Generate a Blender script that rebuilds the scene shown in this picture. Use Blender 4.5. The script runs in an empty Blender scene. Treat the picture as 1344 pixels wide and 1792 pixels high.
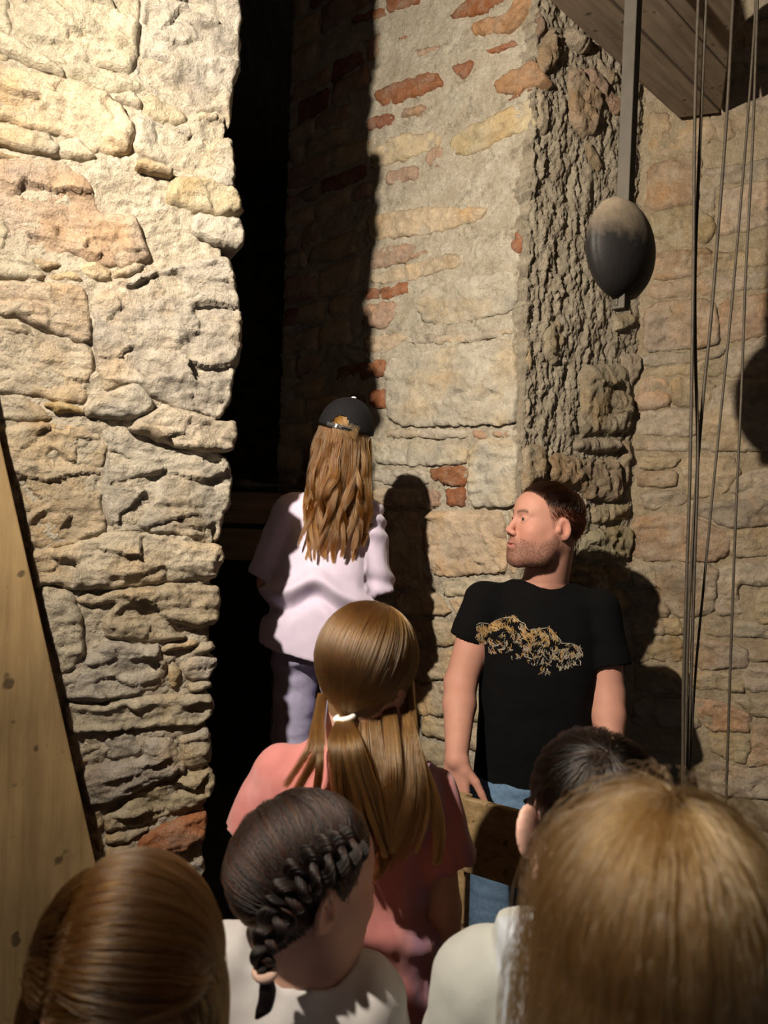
import bpy, math, random
import numpy as np
from mathutils import Vector, Matrix, noise
from mathutils.geometry import delaunay_2d_cdt
from mathutils.bvhtree import BVHTree

S = bpy.context.scene
COL = S.collection
random.seed(7)
RNG = np.random.default_rng(7)

# ------------------------------------------------------------------ camera
ROLL = math.radians(1.8)
CAM = np.array([0.0, 0.0, 1.7])
CR = np.array([math.cos(ROLL), 0, math.sin(ROLL)])
CU = np.array([-math.sin(ROLL), 0, math.cos(ROLL)])
CF = np.array([0.0, 1.0, 0.0])
cd = bpy.data.cameras.new('camera')
cam = bpy.data.objects.new('camera', cd)
COL.objects.link(cam)
cd.sensor_fit = 'HORIZONTAL'
cd.sensor_width = 36.0
cd.lens = 36.0
cd.clip_start = 0.02
cd.dof.use_dof = True
cd.dof.focus_distance = 2.15
cd.dof.aperture_fstop = 36.0 / 5.0
cam.matrix_world = Matrix(((CR[0], CU[0], 0, CAM[0]), (CR[1], CU[1], -1, CAM[1]), (CR[2], CU[2], 0, CAM[2]), (0, 0, 0, 1)))
S.camera = cam

# ------------------------------------------------------------------ world, light, exposure
wd = bpy.data.worlds.new('dark_tower')
S.world = wd
wd.use_nodes = True
bgn = wd.node_tree.nodes['Background']
bgn.inputs[0].default_value = (0.80, 0.86, 1.0, 1)      # cool fill, reaches the room only through the opening added behind the viewer
bgn.inputs[1].default_value = 0.75
LAMP = (-0.75, 0.42, 2.68)
ld = bpy.data.lights.new('work_lamp', 'POINT')
ld.energy = 62.0
ld.color = (1.0, 0.885, 0.73)
ld.shadow_soft_size = 0.022
lo = bpy.data.objects.new('work_lamp', ld)
lo.location = LAMP
COL.objects.link(lo)
sd_ = bpy.data.lights.new('added_wall_spot', 'SPOT')      # spot added at the lamp to brighten the middle and right walls
sd_.energy = 335.0
sd_.color = (1.0, 0.885, 0.73)
sd_.shadow_soft_size = 0.022
sd_.spot_size = math.radians(130)
sd_.spot_blend = 1.0
so_ = bpy.data.objects.new('added_wall_spot', sd_)
so_.location = LAMP
so_.rotation_euler = (Vector((1.24, 2.52, 2.15)) - Vector(LAMP)).to_track_quat('-Z', 'Y').to_euler()
COL.objects.link(so_)
pd = bpy.data.lights.new('fill_opening_portal', 'AREA')       # guides sampling through the added opening, gives no light itself
pd.shape = 'RECTANGLE'; pd.size = 1.1; pd.size_y = 2.1; pd.cycles.is_portal = True
po = bpy.data.objects.new('fill_opening_portal', pd); po.location = (0.55, -2.66, 1.05); po.rotation_euler = (math.radians(-90), 0, 0)
po.rotation_euler = Vector((0, 1, 0)).to_track_quat('-Z', 'Z').to_euler(); COL.objects.link(po)
S.view_settings.view_transform = 'Standard'
S.view_settings.look = 'None'
S.view_settings.gamma = 1.0
S.view_settings.use_curve_mapping = False
S.view_settings.exposure = 0.0

# ------------------------------------------------------------------ helpers: geometry from the picture
def ray(px, py):
    return CF + CR * ((px - 672) / 1344.0) + CU * ((896 - py) / 1344.0)

def at(px, py, d):
    return CAM + ray(px, py) * d

class Wall:
    def __init__(self, A, B):
        self.A = np.array([A[0], A[1], 0.0])
        t = np.array([B[0] - A[0], B[1] - A[1], 0.0])
        self.L = float(np.linalg.norm(t))
        self.t = t / self.L
        self.n = np.array([self.t[1], -self.t[0], 0.0])
        if self.n @ (CAM - self.A) * 1.0 - self.n[2] < 0:
            self.n = -self.n
    def sz(self, px, py):
        d = ray(px, py)
        k = ((self.A - CAM) @ self.n) / (d @ self.n)
        p = CAM + d * k
        return ((p - self.A) @ self.t, p[2])
    def world(self, sz, h):
        sz = np.asarray(sz); h = np.asarray(h)
        return self.A[None] + sz[:, :1] * self.t[None] + h[:, None] * self.n[None] + sz[:, 1:2] * np.array([[0, 0, 1.0]])

W_PIER = Wall((-0.7785, 1.557), (-0.367, 1.75))
W_MID = Wall((-0.45, 3.18), (0.42, 2.35))
W_REV = Wall((0.42, 2.35), (0.853, 2.65))
W_BACK = Wall((0.853, 2.65), (1.26, 2.52))

# ------------------------------------------------------------------ helpers: objects
def props(o, label=None, cat=None, group=None, kind=None):
    if label: o['label'] = label
    if cat: o['category'] = cat
    if group: o['group'] = group
    if kind: o['kind'] = kind
    return o

def mesh_obj(name, verts, faces, mat, parent=None, smooth=True, col=None, attr=None):
    me = bpy.data.meshes.new(name)
    verts = np.asarray(verts, dtype=np.float32)
    if isinstance(faces, np.ndarray):
        nf, k = faces.shape
        me.vertices.add(len(verts)); me.vertices.foreach_set('co', verts.ravel())
        me.loops.add(nf * k); me.loops.foreach_set('vertex_index', faces.astype(np.int32).ravel())
        me.polygons.add(nf)
        me.polygons.foreach_set('loop_start', np.arange(0, nf * k, k, dtype=np.int32))
        me.update(calc_edges=True)
        me.validate()
    else:
        me.from_pydata(verts.tolist(), [], faces)
        me.update()
    if smooth:
        me.polygons.foreach_set('use_smooth', np.ones(len(me.polygons), dtype=bool))
    if attr is not None:
        ca = me.color_attributes.new('Col', 'FLOAT_COLOR', 'POINT')
        c4 = np.ones((len(verts), 4), dtype=np.float32); c4[:, :3] = attr
        ca.data.foreach_set('color', c4.ravel())
    me.materials.append(mat)
    o = bpy.data.objects.new(name, me)
    COL.objects.link(o)
    if parent is not None: o.parent = parent
    if col is not None: o.color = (*col, 1)
    return o

def empty(name, loc=(0, 0, 0), rz=0.0):
    o = bpy.data.objects.new(name, None)
    COL.objects.link(o)
    o.location = loc; o.rotation_euler = (0, 0, rz)
    o.empty_display_size = 0.1
    return o

# ------------------------------------------------------------------ helpers: materials
class NT:
    def __init__(self, name):
        self.m = bpy.data.materials.new(name); self.m.use_nodes = True
        self.t = self.m.node_tree; self.p = self.t.nodes['Principled BSDF']
    def n(self, typ, **kw):
        nd = self.t.nodes.new(typ)
        for k, v in kw.items():
            if k.startswith('i_'):
                key = k[2:]
                nd.inputs[int(key) if key.isdigit() else key.replace('_', ' ')].default_value = v
            else: setattr(nd, k, v)
        return nd
    def l(self, a, b): self.t.links.new(a, b)
    def mix(self, fac, a, b, mode='MIX'):
        nd = self.t.nodes.new('ShaderNodeMix'); nd.data_type = 'RGBA'; nd.blend_type = mode
        for s, v in ((nd.inputs[0], fac), (nd.inputs[6], a), (nd.inputs[7], b)):
            if hasattr(v, 'is_linked'): self.l(v, s)
            else: s.default_value = v if not isinstance(v, tuple) or len(v) == 4 else (*v, 1)
        return nd.outputs[2]
    def ramp(self, src, stops):
        nd = self.t.nodes.new('ShaderNodeValToRGB')
        els = nd.color_ramp.elements
        while len(els) < len(stops): els.new(0.5)
        for e, (p, c) in zip(els, stops):
            e.position = p; e.color = (c, c, c, 1) if not isinstance(c, tuple) else (*c, 1)
        self.l(src, nd.inputs[0]); return nd.outputs[0]
    def noise(self, scale, detail=6, rough=0.6, vec=None):
        nd = self.n('ShaderNodeTexNoise'); nd.inputs['Scale'].default_value = scale
        nd.inputs['Detail'].default_value = detail; nd.inputs['Roughness'].default_value = rough
        if vec is not None: self.l(vec, nd.inputs['Vector'])
        return nd.outputs['Fac']
    def coords(self, scale=(1, 1, 1)):
        g = self.n('ShaderNodeNewGeometry'); mp = self.n('ShaderNodeMapping')
        mp.inputs['Scale'].default_value = scale
        self.l(g.outputs['Position'], mp.inputs['Vector']); return mp.outputs[0]
    def objcoords(self, scale=(1, 1, 1), turn=0.0):
        g = self.n('ShaderNodeTexCoord'); mp = self.n('ShaderNodeMapping'); src = g.outputs['Object']
        mp.inputs['Scale'].default_value = scale
        if turn:
            m0 = self.n('ShaderNodeMapping'); m0.inputs['Rotation'].default_value = (0, 0, turn); self.l(src, m0.inputs['Vector']); src = m0.outputs[0]
        self.l(src, mp.inputs['Vector']); return mp.outputs[0]
    def bump(self, h, strength, dist, prev=None):
        b = self.n('ShaderNodeBump'); b.inputs['Strength'].default_value = strength; b.inputs['Distance'].default_value = dist
        self.l(h, b.inputs['Height'])
        if prev is not None: self.l(prev, b.inputs['Normal'])
        return b.outputs[0]

def mat_stone(name, strata=0.5, fine=1.0, dust=(0.55, 0.49, 0.40), dustamt=0.5):
    q = NT(name)
    oi = q.n('ShaderNodeObjectInfo')
    v = q.coords()
    n1 = q.noise(9, 6, 0.62, v); n2 = q.noise(45, 6, 0.65, v); n3 = q.noise(170, 4, 0.7, v)
    vs = q.coords((14, 14, 80)); n4 = q.noise(1.0, 5, 0.65, vs)
    c = q.mix(1.0, oi.outputs['Color'], q.ramp(n1, [(0.25, 0.62), (0.5, 0.95), (0.75, 1.2)]), 'MULTIPLY')
    c = q.mix(1.0, c, q.ramp(n2, [(0.3, 0.78), (0.7, 1.15)]), 'MULTIPLY')
    warm = q.ramp(q.noise(6, 4, 0.5, v), [(0.5, (1, 1, 1)), (0.68, (1.08, 0.88, 0.62))])
    c = q.mix(0.7, c, q.mix(1.0, c, warm, 'MULTIPLY'))
    dm = q.ramp(q.noise(14, 8, 0.7, v), [(0.48, 0.0), (0.66, dustamt)])
    c = q.mix(dm, c, dust)
    q.l(c, q.p.inputs['Base Color'])
    q.p.inputs['Roughness'].default_value = 0.92
    q.p.inputs['Specular IOR Level'].default_value = 0.15
    vo = q.n('ShaderNodeTexVoronoi', feature='DISTANCE_TO_EDGE'); vo.inputs['Scale'].default_value = 1.0
    wv = q.n('ShaderNodeVectorMath', operation='MULTIPLY_ADD'); nz = q.n('ShaderNodeTexNoise'); nz.inputs['Scale'].default_value = 22; nz.inputs['Detail'].default_value = 5
    q.l(v, nz.inputs['Vector']); q.l(nz.outputs['Color'], wv.inputs[0]); wv.inputs[1].default_value = (1.6, 1.6, 1.6); q.l(q.coords((17, 17, 30)), wv.inputs[2])
    q.l(wv.outputs[0], vo.inputs['Vector'])
    crk = q.ramp(vo.outputs['Distance'], [(0.0, 0.0), (0.07, 1.0)])
    b = q.bump(n4, strata, 0.006)
    b = q.bump(crk, 0.30 * fine, 0.006, b)
    b = q.bump(q.noise(95, 6, 0.75, v), min(1, 0.8 * fine), 0.011, b)
    b = q.bump(n2, min(1, 0.9 * fine), 0.022, b)
    b = q.bump(n3, min(1, 0.9 * fine), 0.0055, b)
    q.l(b, q.p.inputs['Normal'])
    return q.m

def mat_mortar(name, c1, c2, fine=1.0):
    q = NT(name); v = q.coords()
    n1 = q.noise(12, 8, 0.65, v); n2 = q.noise(70, 8, 0.7, v); n3 = q.noise(240, 3, 0.7, v)
    c = q.mix(q.ramp(n1, [(0.35, 0.0), (0.65, 1.0)]), c1, c2)
    c = q.mix(1.0, c, q.ramp(n2, [(0.3, 0.75), (0.7, 1.15)]), 'MULTIPLY')
    q.l(c, q.p.inputs['Base Color']); q.p.inputs['Roughness'].default_value = 0.95
    q.p.inputs['Specular IOR Level'].default_value = 0.1
    n4 = q.noise(30, 6, 0.7, v)
    b = q.bump(n4, min(1, 0.8 * fine), 0.034); b = q.bump(n2, min(1, 0.9 * fine), 0.020, b); b = q.bump(n3, min(1, 0.8 * fine), 0.005, b)
    q.l(b, q.p.inputs['Normal']); return q.m

def mat_plain(name, col, rough=0.7, metallic=0.0, var=0.25, scale=30, bump=0.0, bscale=200, spec=0.4, sheen=0.0):
    q = NT(name); v = q.objcoords()
    n1 = q.noise(scale, 6, 0.6, v)
    c = q.mix(1.0, (*col, 1), q.ramp(n1, [(0.3, 1 - var), (0.7, 1 + var)]), 'MULTIPLY')
    q.l(c, q.p.inputs['Base Color']); q.p.inputs['Roughness'].default_value = rough
    q.p.inputs['Metallic'].default_value = metallic; q.p.inputs['Specular IOR Level'].default_value = spec
    if sheen: q.p.inputs['Sheen Weight'].default_value = sheen
    if bump: q.l(q.bump(q.noise(bscale, 4, 0.6, v), bump, 0.003), q.p.inputs['Normal'])
    return q.m

def mat_wood(name, c1, c2, axis=0, scale=1.0, rough=0.75, turn=0.0):
    q = NT(name); sc = [40 * scale] * 3; sc[axis] = 2.5 * scale
    v = q.objcoords(tuple(sc), turn); n1 = q.noise(1.0, 8, 0.65, v)
    sc2 = [6 * scale] * 3; sc2[axis] = 3 * scale
    n2 = q.noise(1.0, 6, 0.6, q.objcoords(tuple(sc2), turn))
    c = q.mix(q.ramp(n1, [(0.35, 0.0), (0.65, 1.0)]), c1, c2)
    c = q.mix(1.0, c, q.ramp(n2, [(0.3, 0.7), (0.7, 1.2)]), 'MULTIPLY')
    sp = q.ramp(q.noise(26 * scale, 2, 0.4, q.objcoords()), [(0.27, 0.35), (0.33, 1.0)])
    c = q.mix(1.0, c, sp, 'MULTIPLY')
    q.l(c, q.p.inputs['Base Color']); q.p.inputs['Roughness'].default_value = rough
    q.p.inputs['Specular IOR Level'].default_value = 0.25
    q.l(q.bump(n1, 0.35, 0.002), q.p.inputs['Normal']); return q.m

def mat_attr(name, rough=0.6, spec=0.3, sss=0.0, bump=0.0, bscale=300, sheen=0.0, var=0.1, vscale=25):
    q = NT(name); a = q.n('ShaderNodeVertexColor'); a.layer_name = 'Col'
    v = q.objcoords(); n1 = q.noise(vscale, 5, 0.6, v)
    c = q.mix(1.0, a.outputs[0], q.ramp(n1, [(0.3, 1 - var), (0.7, 1 + var)]), 'MULTIPLY')
    q.l(c, q.p.inputs['Base Color']); q.p.inputs['Roughness'].default_value = rough
    q.p.inputs['Specular IOR Level'].default_value = spec
    if sheen: q.p.inputs['Sheen Weight'].default_value = sheen
    if sss:
        q.p.inputs['Subsurface Weight'].default_value = sss
        q.p.inputs['Subsurface Radius'].default_value = (1.0, 0.35, 0.2)
        q.p.inputs['Subsurface Scale'].default_value = 0.006
    if bump: q.l(q.bump(q.noise(bscale, 4, 0.6, v), bump, 0.002), q.p.inputs['Normal'])
    return q.m
# ------------------------------------------------------------------ stone masonry
def fbm(p, s, H=0.9, octv=4):
    return noise.fractal(Vector((p[0] * s, p[1] * s, p[2] * s)), H, 2.0, octv)

def fissure(p, seed, dens=1.0):
    """thin, mostly level cracks that run through stone and mortar alike"""
    n = noise.noise(Vector((p[0] * 4.2, p[1] * 13 + 1.2 * noise.noise(Vector((p[0] * 7, p[1] * 7, seed))), seed)))
    g = noise.noise(Vector((p[0] * 3.1 + 9, p[1] * 5, seed + 4)))
    c = abs(n + 0.12 * noise.noise(Vector((p[0] * 40, p[1] * 40, seed))))
    return max(0.0, 1 - c / 0.042) * min(1.0, max(0.0, g * 4 * dens + 0.6))

def ridged(p, s):
    return noise.ridged_multi_fractal(Vector((p[0] * s, p[1] * s, p[2] * s)), 0.9, 2.0, 4, 1.0, 2.0)

def resample(poly, step, rough, seed, rnd=1):
    P = np.array(poly, float)
    for _ in range(rnd):   # cut the corners
        Q = np.roll(P, -1, 0); P = np.stack([P * 0.86 + Q * 0.14, P * 0.14 + Q * 0.86], 1).reshape(-1, 2)
    out = []
    for i in range(len(P)):
        a, b = P[i], P[(i + 1) % len(P)]
        m = max(1, int(round(np.linalg.norm(b - a) / step)))
        for k in range(m): out.append(a + (b - a) * k / m)
    out = np.array(out)
    if rough:
        for i, p in enumerate(out):
            out[i, 0] += rough * (noise.noise(Vector((p[0] * 30, p[1] * 30, seed))) + 0.6 * noise.noise(Vector((p[0] * 90, p[1] * 90, seed + 5))))
            out[i, 1] += rough * (noise.noise(Vector((p[0] * 30, p[1] * 30, seed + 11))) + 0.6 * noise.noise(Vector((p[0] * 90, p[1] * 90, seed + 17))))
    return out

def inside(pts, poly):
    x, y = pts[:, 0], pts[:, 1]; r = np.zeros(len(pts), bool); n = len(poly)
    for i in range(n):
        x0, y0 = poly[i]; x1, y1 = poly[(i + 1) % n]
        c = ((y0 > y) != (y1 > y)) & (x < (x1 - x0) * (y - y0) / (y1 - y0 + 1e-12) + x0)
        r ^= c
    return r

def dist_to(pts, poly):
    d = np.full(len(pts), 1e9); n = len(poly)
    for i in range(n):
        a = poly[i]; b = poly[(i + 1) % n]; ab = b - a; L = ab @ ab + 1e-14
        t = np.clip(((pts - a) @ ab) / L, 0, 1)
        d = np.minimum(d, np.linalg.norm(pts - a - t[:, None] * ab, axis=1))
    return d

def grow(P, d):
    P = np.array(P, float); c = P.mean(0); v = P - c
    return P + v / np.maximum(np.linalg.norm(v, axis=1)[:, None], 1e-6) * d

STONE_N = 0
def stone(wall, poly, name, mat, parent, col, step=0.008, proud=0.0, depth=0.06, edge=0.014, er=0.02, rough=0.003,
          big=0.008, small=0.003, strata=0.003, chips=0.0, tilt=(0, 0), vert=False, fiss=0.0):
    global STONE_N
    STONE_N += 1; sd = STONE_N * 3.37
    out = resample(poly, step, rough, sd)
    lo_, hi_ = out.min(0), out.max(0)
    gx = np.arange(lo_[0], hi_[0], step); gy = np.arange(lo_[1], hi_[1], step)
    G = np.stack(np.meshgrid(gx, gy), -1).reshape(-1, 2)
    if len(G):
        G = G + RNG.uniform(-0.3, 0.3, G.shape) * step
        G = G[inside(G, out)]
    if len(G):
        dG = dist_to(G, out); k = dG > step * 0.55; G = G[k]; dG = dG[k]
    else: dG = np.zeros(0)
    no = len(out)
    V2 = np.vstack([out, G]); d = np.concatenate([np.zeros(no), dG])
    v, e, f, ov, oe, of = delaunay_2d_cdt([Vector(p) for p in V2], [(i, (i + 1) % no) for i in range(no)], [], 1, 1e-6)
    V = np.array([[p.x, p.y] for p in v])
    if len(V) != len(V2):
        d = dist_to(V, out)
        bnd = None
    c = V.mean(0)
    ee = np.clip(d / er, 0, 1)
    h = proud - edge * (1 - ee) ** 2 + tilt[0] * (V[:, 0] - c[0]) + tilt[1] * (V[:, 1] - c[1])
    for i, p in enumerate(V):
        q = (p[0], p[1], sd)
        st = (p[0] * 26, p[1] * 5, sd) if vert else (p[0] * 5, p[1] * 26, sd)
        a = big * fbm(q, 7) + small * 0.7 * fbm(q, 34) + small * 0.3 * noise.noise(Vector((p[0] * 95, p[1] * 95, sd)))
        if strata: a += strata * abs(noise.fractal(Vector(st), 0.8, 2.0, 4)) * 1.6 - strata
        if fiss: a -= fiss * fissure(p, 21.0)
        h[i] += a
    if chips:   # broken faces: warped cells, each a tilted plane
        w_, h_ = hi_ - lo_
        K = int(np.clip(w_ * h_ / 0.0024, 2, 40))
        rg = np.random.default_rng(STONE_N)
        sx = rg.uniform(lo_[0], hi_[0], K); sy = rg.uniform(lo_[1], hi_[1], K)
        off = rg.normal(0, chips, K); tx = rg.normal(0, 0.10, K); ty = rg.normal(0.04, 0.16, K)
        wv = np.array([(noise.noise(Vector((p[0] * 16, p[1] * 16, sd + 3))), noise.noise(Vector((p[0] * 16, p[1] * 16, sd + 30)))) for p in V]) * 0.022
        Wp = V + wv
        D2 = ((Wp[:, :1] - sx) ** 2 * 0.45 + (Wp[:, 1:] - sy) ** 2 * 1.6)
        wt = np.exp(-(D2 - D2.min(1, keepdims=True)) / 0.00005)
        wt /= wt.sum(1, keepdims=True)
        h += (wt * (off + tx * (V[:, :1] - sx) + ty * (V[:, 1:] - sy))).sum(1) * np.clip(d / (er * 1.6), 0.2, 1)
    # boundary loop of the triangulation
    cnt = {}
    for t in f:
        for a_, b_ in zip(t, t[1:] + t[:1]): cnt[(a_, b_)] = 1
    be = [(a_, b_) for (a_, b_) in cnt if (b_, a_) not in cnt]
    Wf = wall.world(V, h)
    bi = sorted({i for e_ in be for i in e_}); idx = {b: len(V) + k for k, b in enumerate(bi)}
    inset = V[bi] + (c - V[bi]) * 0.04
    Wb = wall.world(inset, np.full(len(bi), -depth))
    verts = np.vstack([Wf, Wb]); cen = verts.mean(0)
    faces = [tuple(t) for t in f] + [(a_, idx[a_], idx[b_], b_) for a_, b_ in be]
    # make the front face outwards
    t0 = f[0]; nn = np.cross(Wf[t0[1]] - Wf[t0[0]], Wf[t0[2]] - Wf[t0[0]])
    if nn @ wall.n < 0: faces = [tuple(reversed(t)) for t in faces]
    o = mesh_obj(name, verts - cen, faces, mat, parent, True, col)
    o.location = cen - (np.array(parent.location) if parent is not None else 0)
    return o

def backing(name, wall, s0, s1, z0, z1, step, mat, depth0, amp, fscale, thick, vert=False, parent=None, worn=0.0, fiss=0.0):
    """mortar core of a wall: a displaced face with a solid body behind"""
    ss = np.linspace(s0, s1, max(2, int((s1 - s0) / step))); zz = np.linspace(z0, z1, max(2, int((z1 - z0) / step)))
    ns, nz = len(ss), len(zz)
    P = np.stack(np.meshgrid(ss, zz), -1).reshape(-1, 2)
    h = np.empty(len(P))
    for i, p in enumerate(P):
        q = (p[0] * (1.7 if vert else 1), p[1] * (0.75 if vert else 1.3), 3.1)
        h[i] = depth0 + amp * (fbm(q, fscale) + 0.5 * fbm(q, fscale * 4.1) + 0.5 * fbm(q, fscale * 9)) + (amp * 0.6 * (ridged(q, fscale * 1.7) - 1.0) if vert else 0)
    if fiss:
        for i, p in enumerate(P): h[i] -= fiss * fissure(p, 21.0)
    if worn:   # the corner is worn round and ragged
        for i, p in enumerate(P):
            e = (p[0] - (s1 - 0.05)) / 0.05 + 0.9 * fbm((p[0], p[1], 8.8), 6)
            if e > 0: h[i] -= worn * e * e
    F = wall.world(P, h)
    i0 = np.arange(ns * nz).reshape(nz, ns)
    q = np.stack([i0[:-1, :-1], i0[:-1, 1:], i0[1:, 1:], i0[1:, :-1]], -1).reshape(-1, 4)
    loop = np.concatenate([i0[0, :], i0[1:, -1], i0[-1, -2::-1], i0[-2:0:-1, 0]])
    B = wall.world(P[loop], np.full(len(loop), -thick)); n0 = ns * nz; L = len(loop)
    k = np.arange(L); k2 = (k + 1) % L
    side = np.stack([loop[k], n0 + k, n0 + k2, loop[k2]], -1)
    bq = wall.world(np.array([[s0, z0], [s1, z0], [s1, z1], [s0, z1]]), np.full(4, -thick)); n1 = n0 + L
    faces = np.vstack([q, side, np.array([[n1, n1 + 3, n1 + 2, n1 + 1]])])
    verts = np.vstack([F, B, bq])
    nn = np.cross(F[q[0][1]] - F[q[0][0]], F[q[0][3]] - F[q[0][0]])
    if nn @ wall.n < 0: faces = faces[:, ::-1]
    return mesh_obj(name, verts, np.ascontiguousarray(faces), mat, parent)

def crop(ox, oy, sc): return lambda pts: [(ox + x / sc, oy + y / sc) for x, y in pts]

M_PIER = mat_stone('pale_sandstone', strata=0.5, fine=1.0, dust=(0.58, 0.51, 0.40), dustamt=0.55)
M_WSTONE = mat_stone('wall_sandstone', strata=0.25, fine=0.7, dust=(0.50, 0.43, 0.33), dustamt=0.5)
M_BRICK = mat_stone('old_brick', strata=0.1, fine=0.8, dust=(0.48, 0.38, 0.29), dustamt=0.45)
M_ROUGH = mat_stone('weathered_side_stone', strata=0.4, fine=1.3, dust=(0.50, 0.42, 0.31), dustamt=0.4)
M_MORT_P = mat_mortar('lime_mortar_pier', (0.52, 0.44, 0.33, 1), (0.64, 0.56, 0.44, 1), 1.2)
M_MORT_M = mat_mortar('lime_mortar_wall', (0.56, 0.48, 0.36, 1), (0.74, 0.67, 0.54, 1), 1.0)
M_MORT_R = mat_mortar('rubble_mortar', (0.46, 0.38, 0.28, 1), (0.62, 0.54, 0.41, 1), 1.3)
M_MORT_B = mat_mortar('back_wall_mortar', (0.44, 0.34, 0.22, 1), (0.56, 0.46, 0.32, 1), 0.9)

def vary(c, a=0.1):
    k = 1 + random.uniform(-a, a); return tuple(min(0.9, max(0.02, x * k * (1 + random.uniform(-a * 0.3, a * 0.3)))) for x in c)

def fill_courses(wall, s0, s1, z0, z1, taken, name, mat, parent, cols, hr=(0.07, 0.15), wr=(0.14, 0.34), gap=0.014, **kw):
    """ordinary courses where the photograph shows nothing in particular; skips what is traced"""
    z = z0
    while z < z1 - 0.03:
        h = random.uniform(*hr); s = s0 - random.uniform(0, 0.1)
        while s < s1:
            w = random.uniform(*wr); a, b = max(s, s0), min(s + w, s1)
            if b - a > 0.05:
                j = lambda: random.uniform(-0.012, 0.012)
                poly = [(a + gap / 2 + j(), z + gap / 2 + j()), ((a + b) / 2, z + gap / 2 + j()), (b - gap / 2 + j(), z + gap / 2 + j()), (b - gap / 2 + j(), z + h - gap / 2 + j()), ((a + b) / 2, z + h - gap / 2 + j()), (a + gap / 2 + j(), z + h - gap / 2 + j())]
                smp = np.array([[a + (b - a) * u, z + h * v] for u in np.linspace(0.04, 0.96, 9) for v in np.linspace(0.06, 0.94, 5)])
                if not any(inside(smp, t).any() for t in taken):
                    stone(wall, poly, name, mat, parent, vary(random.choice(cols)), **kw)
            s += w
        z += h

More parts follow.
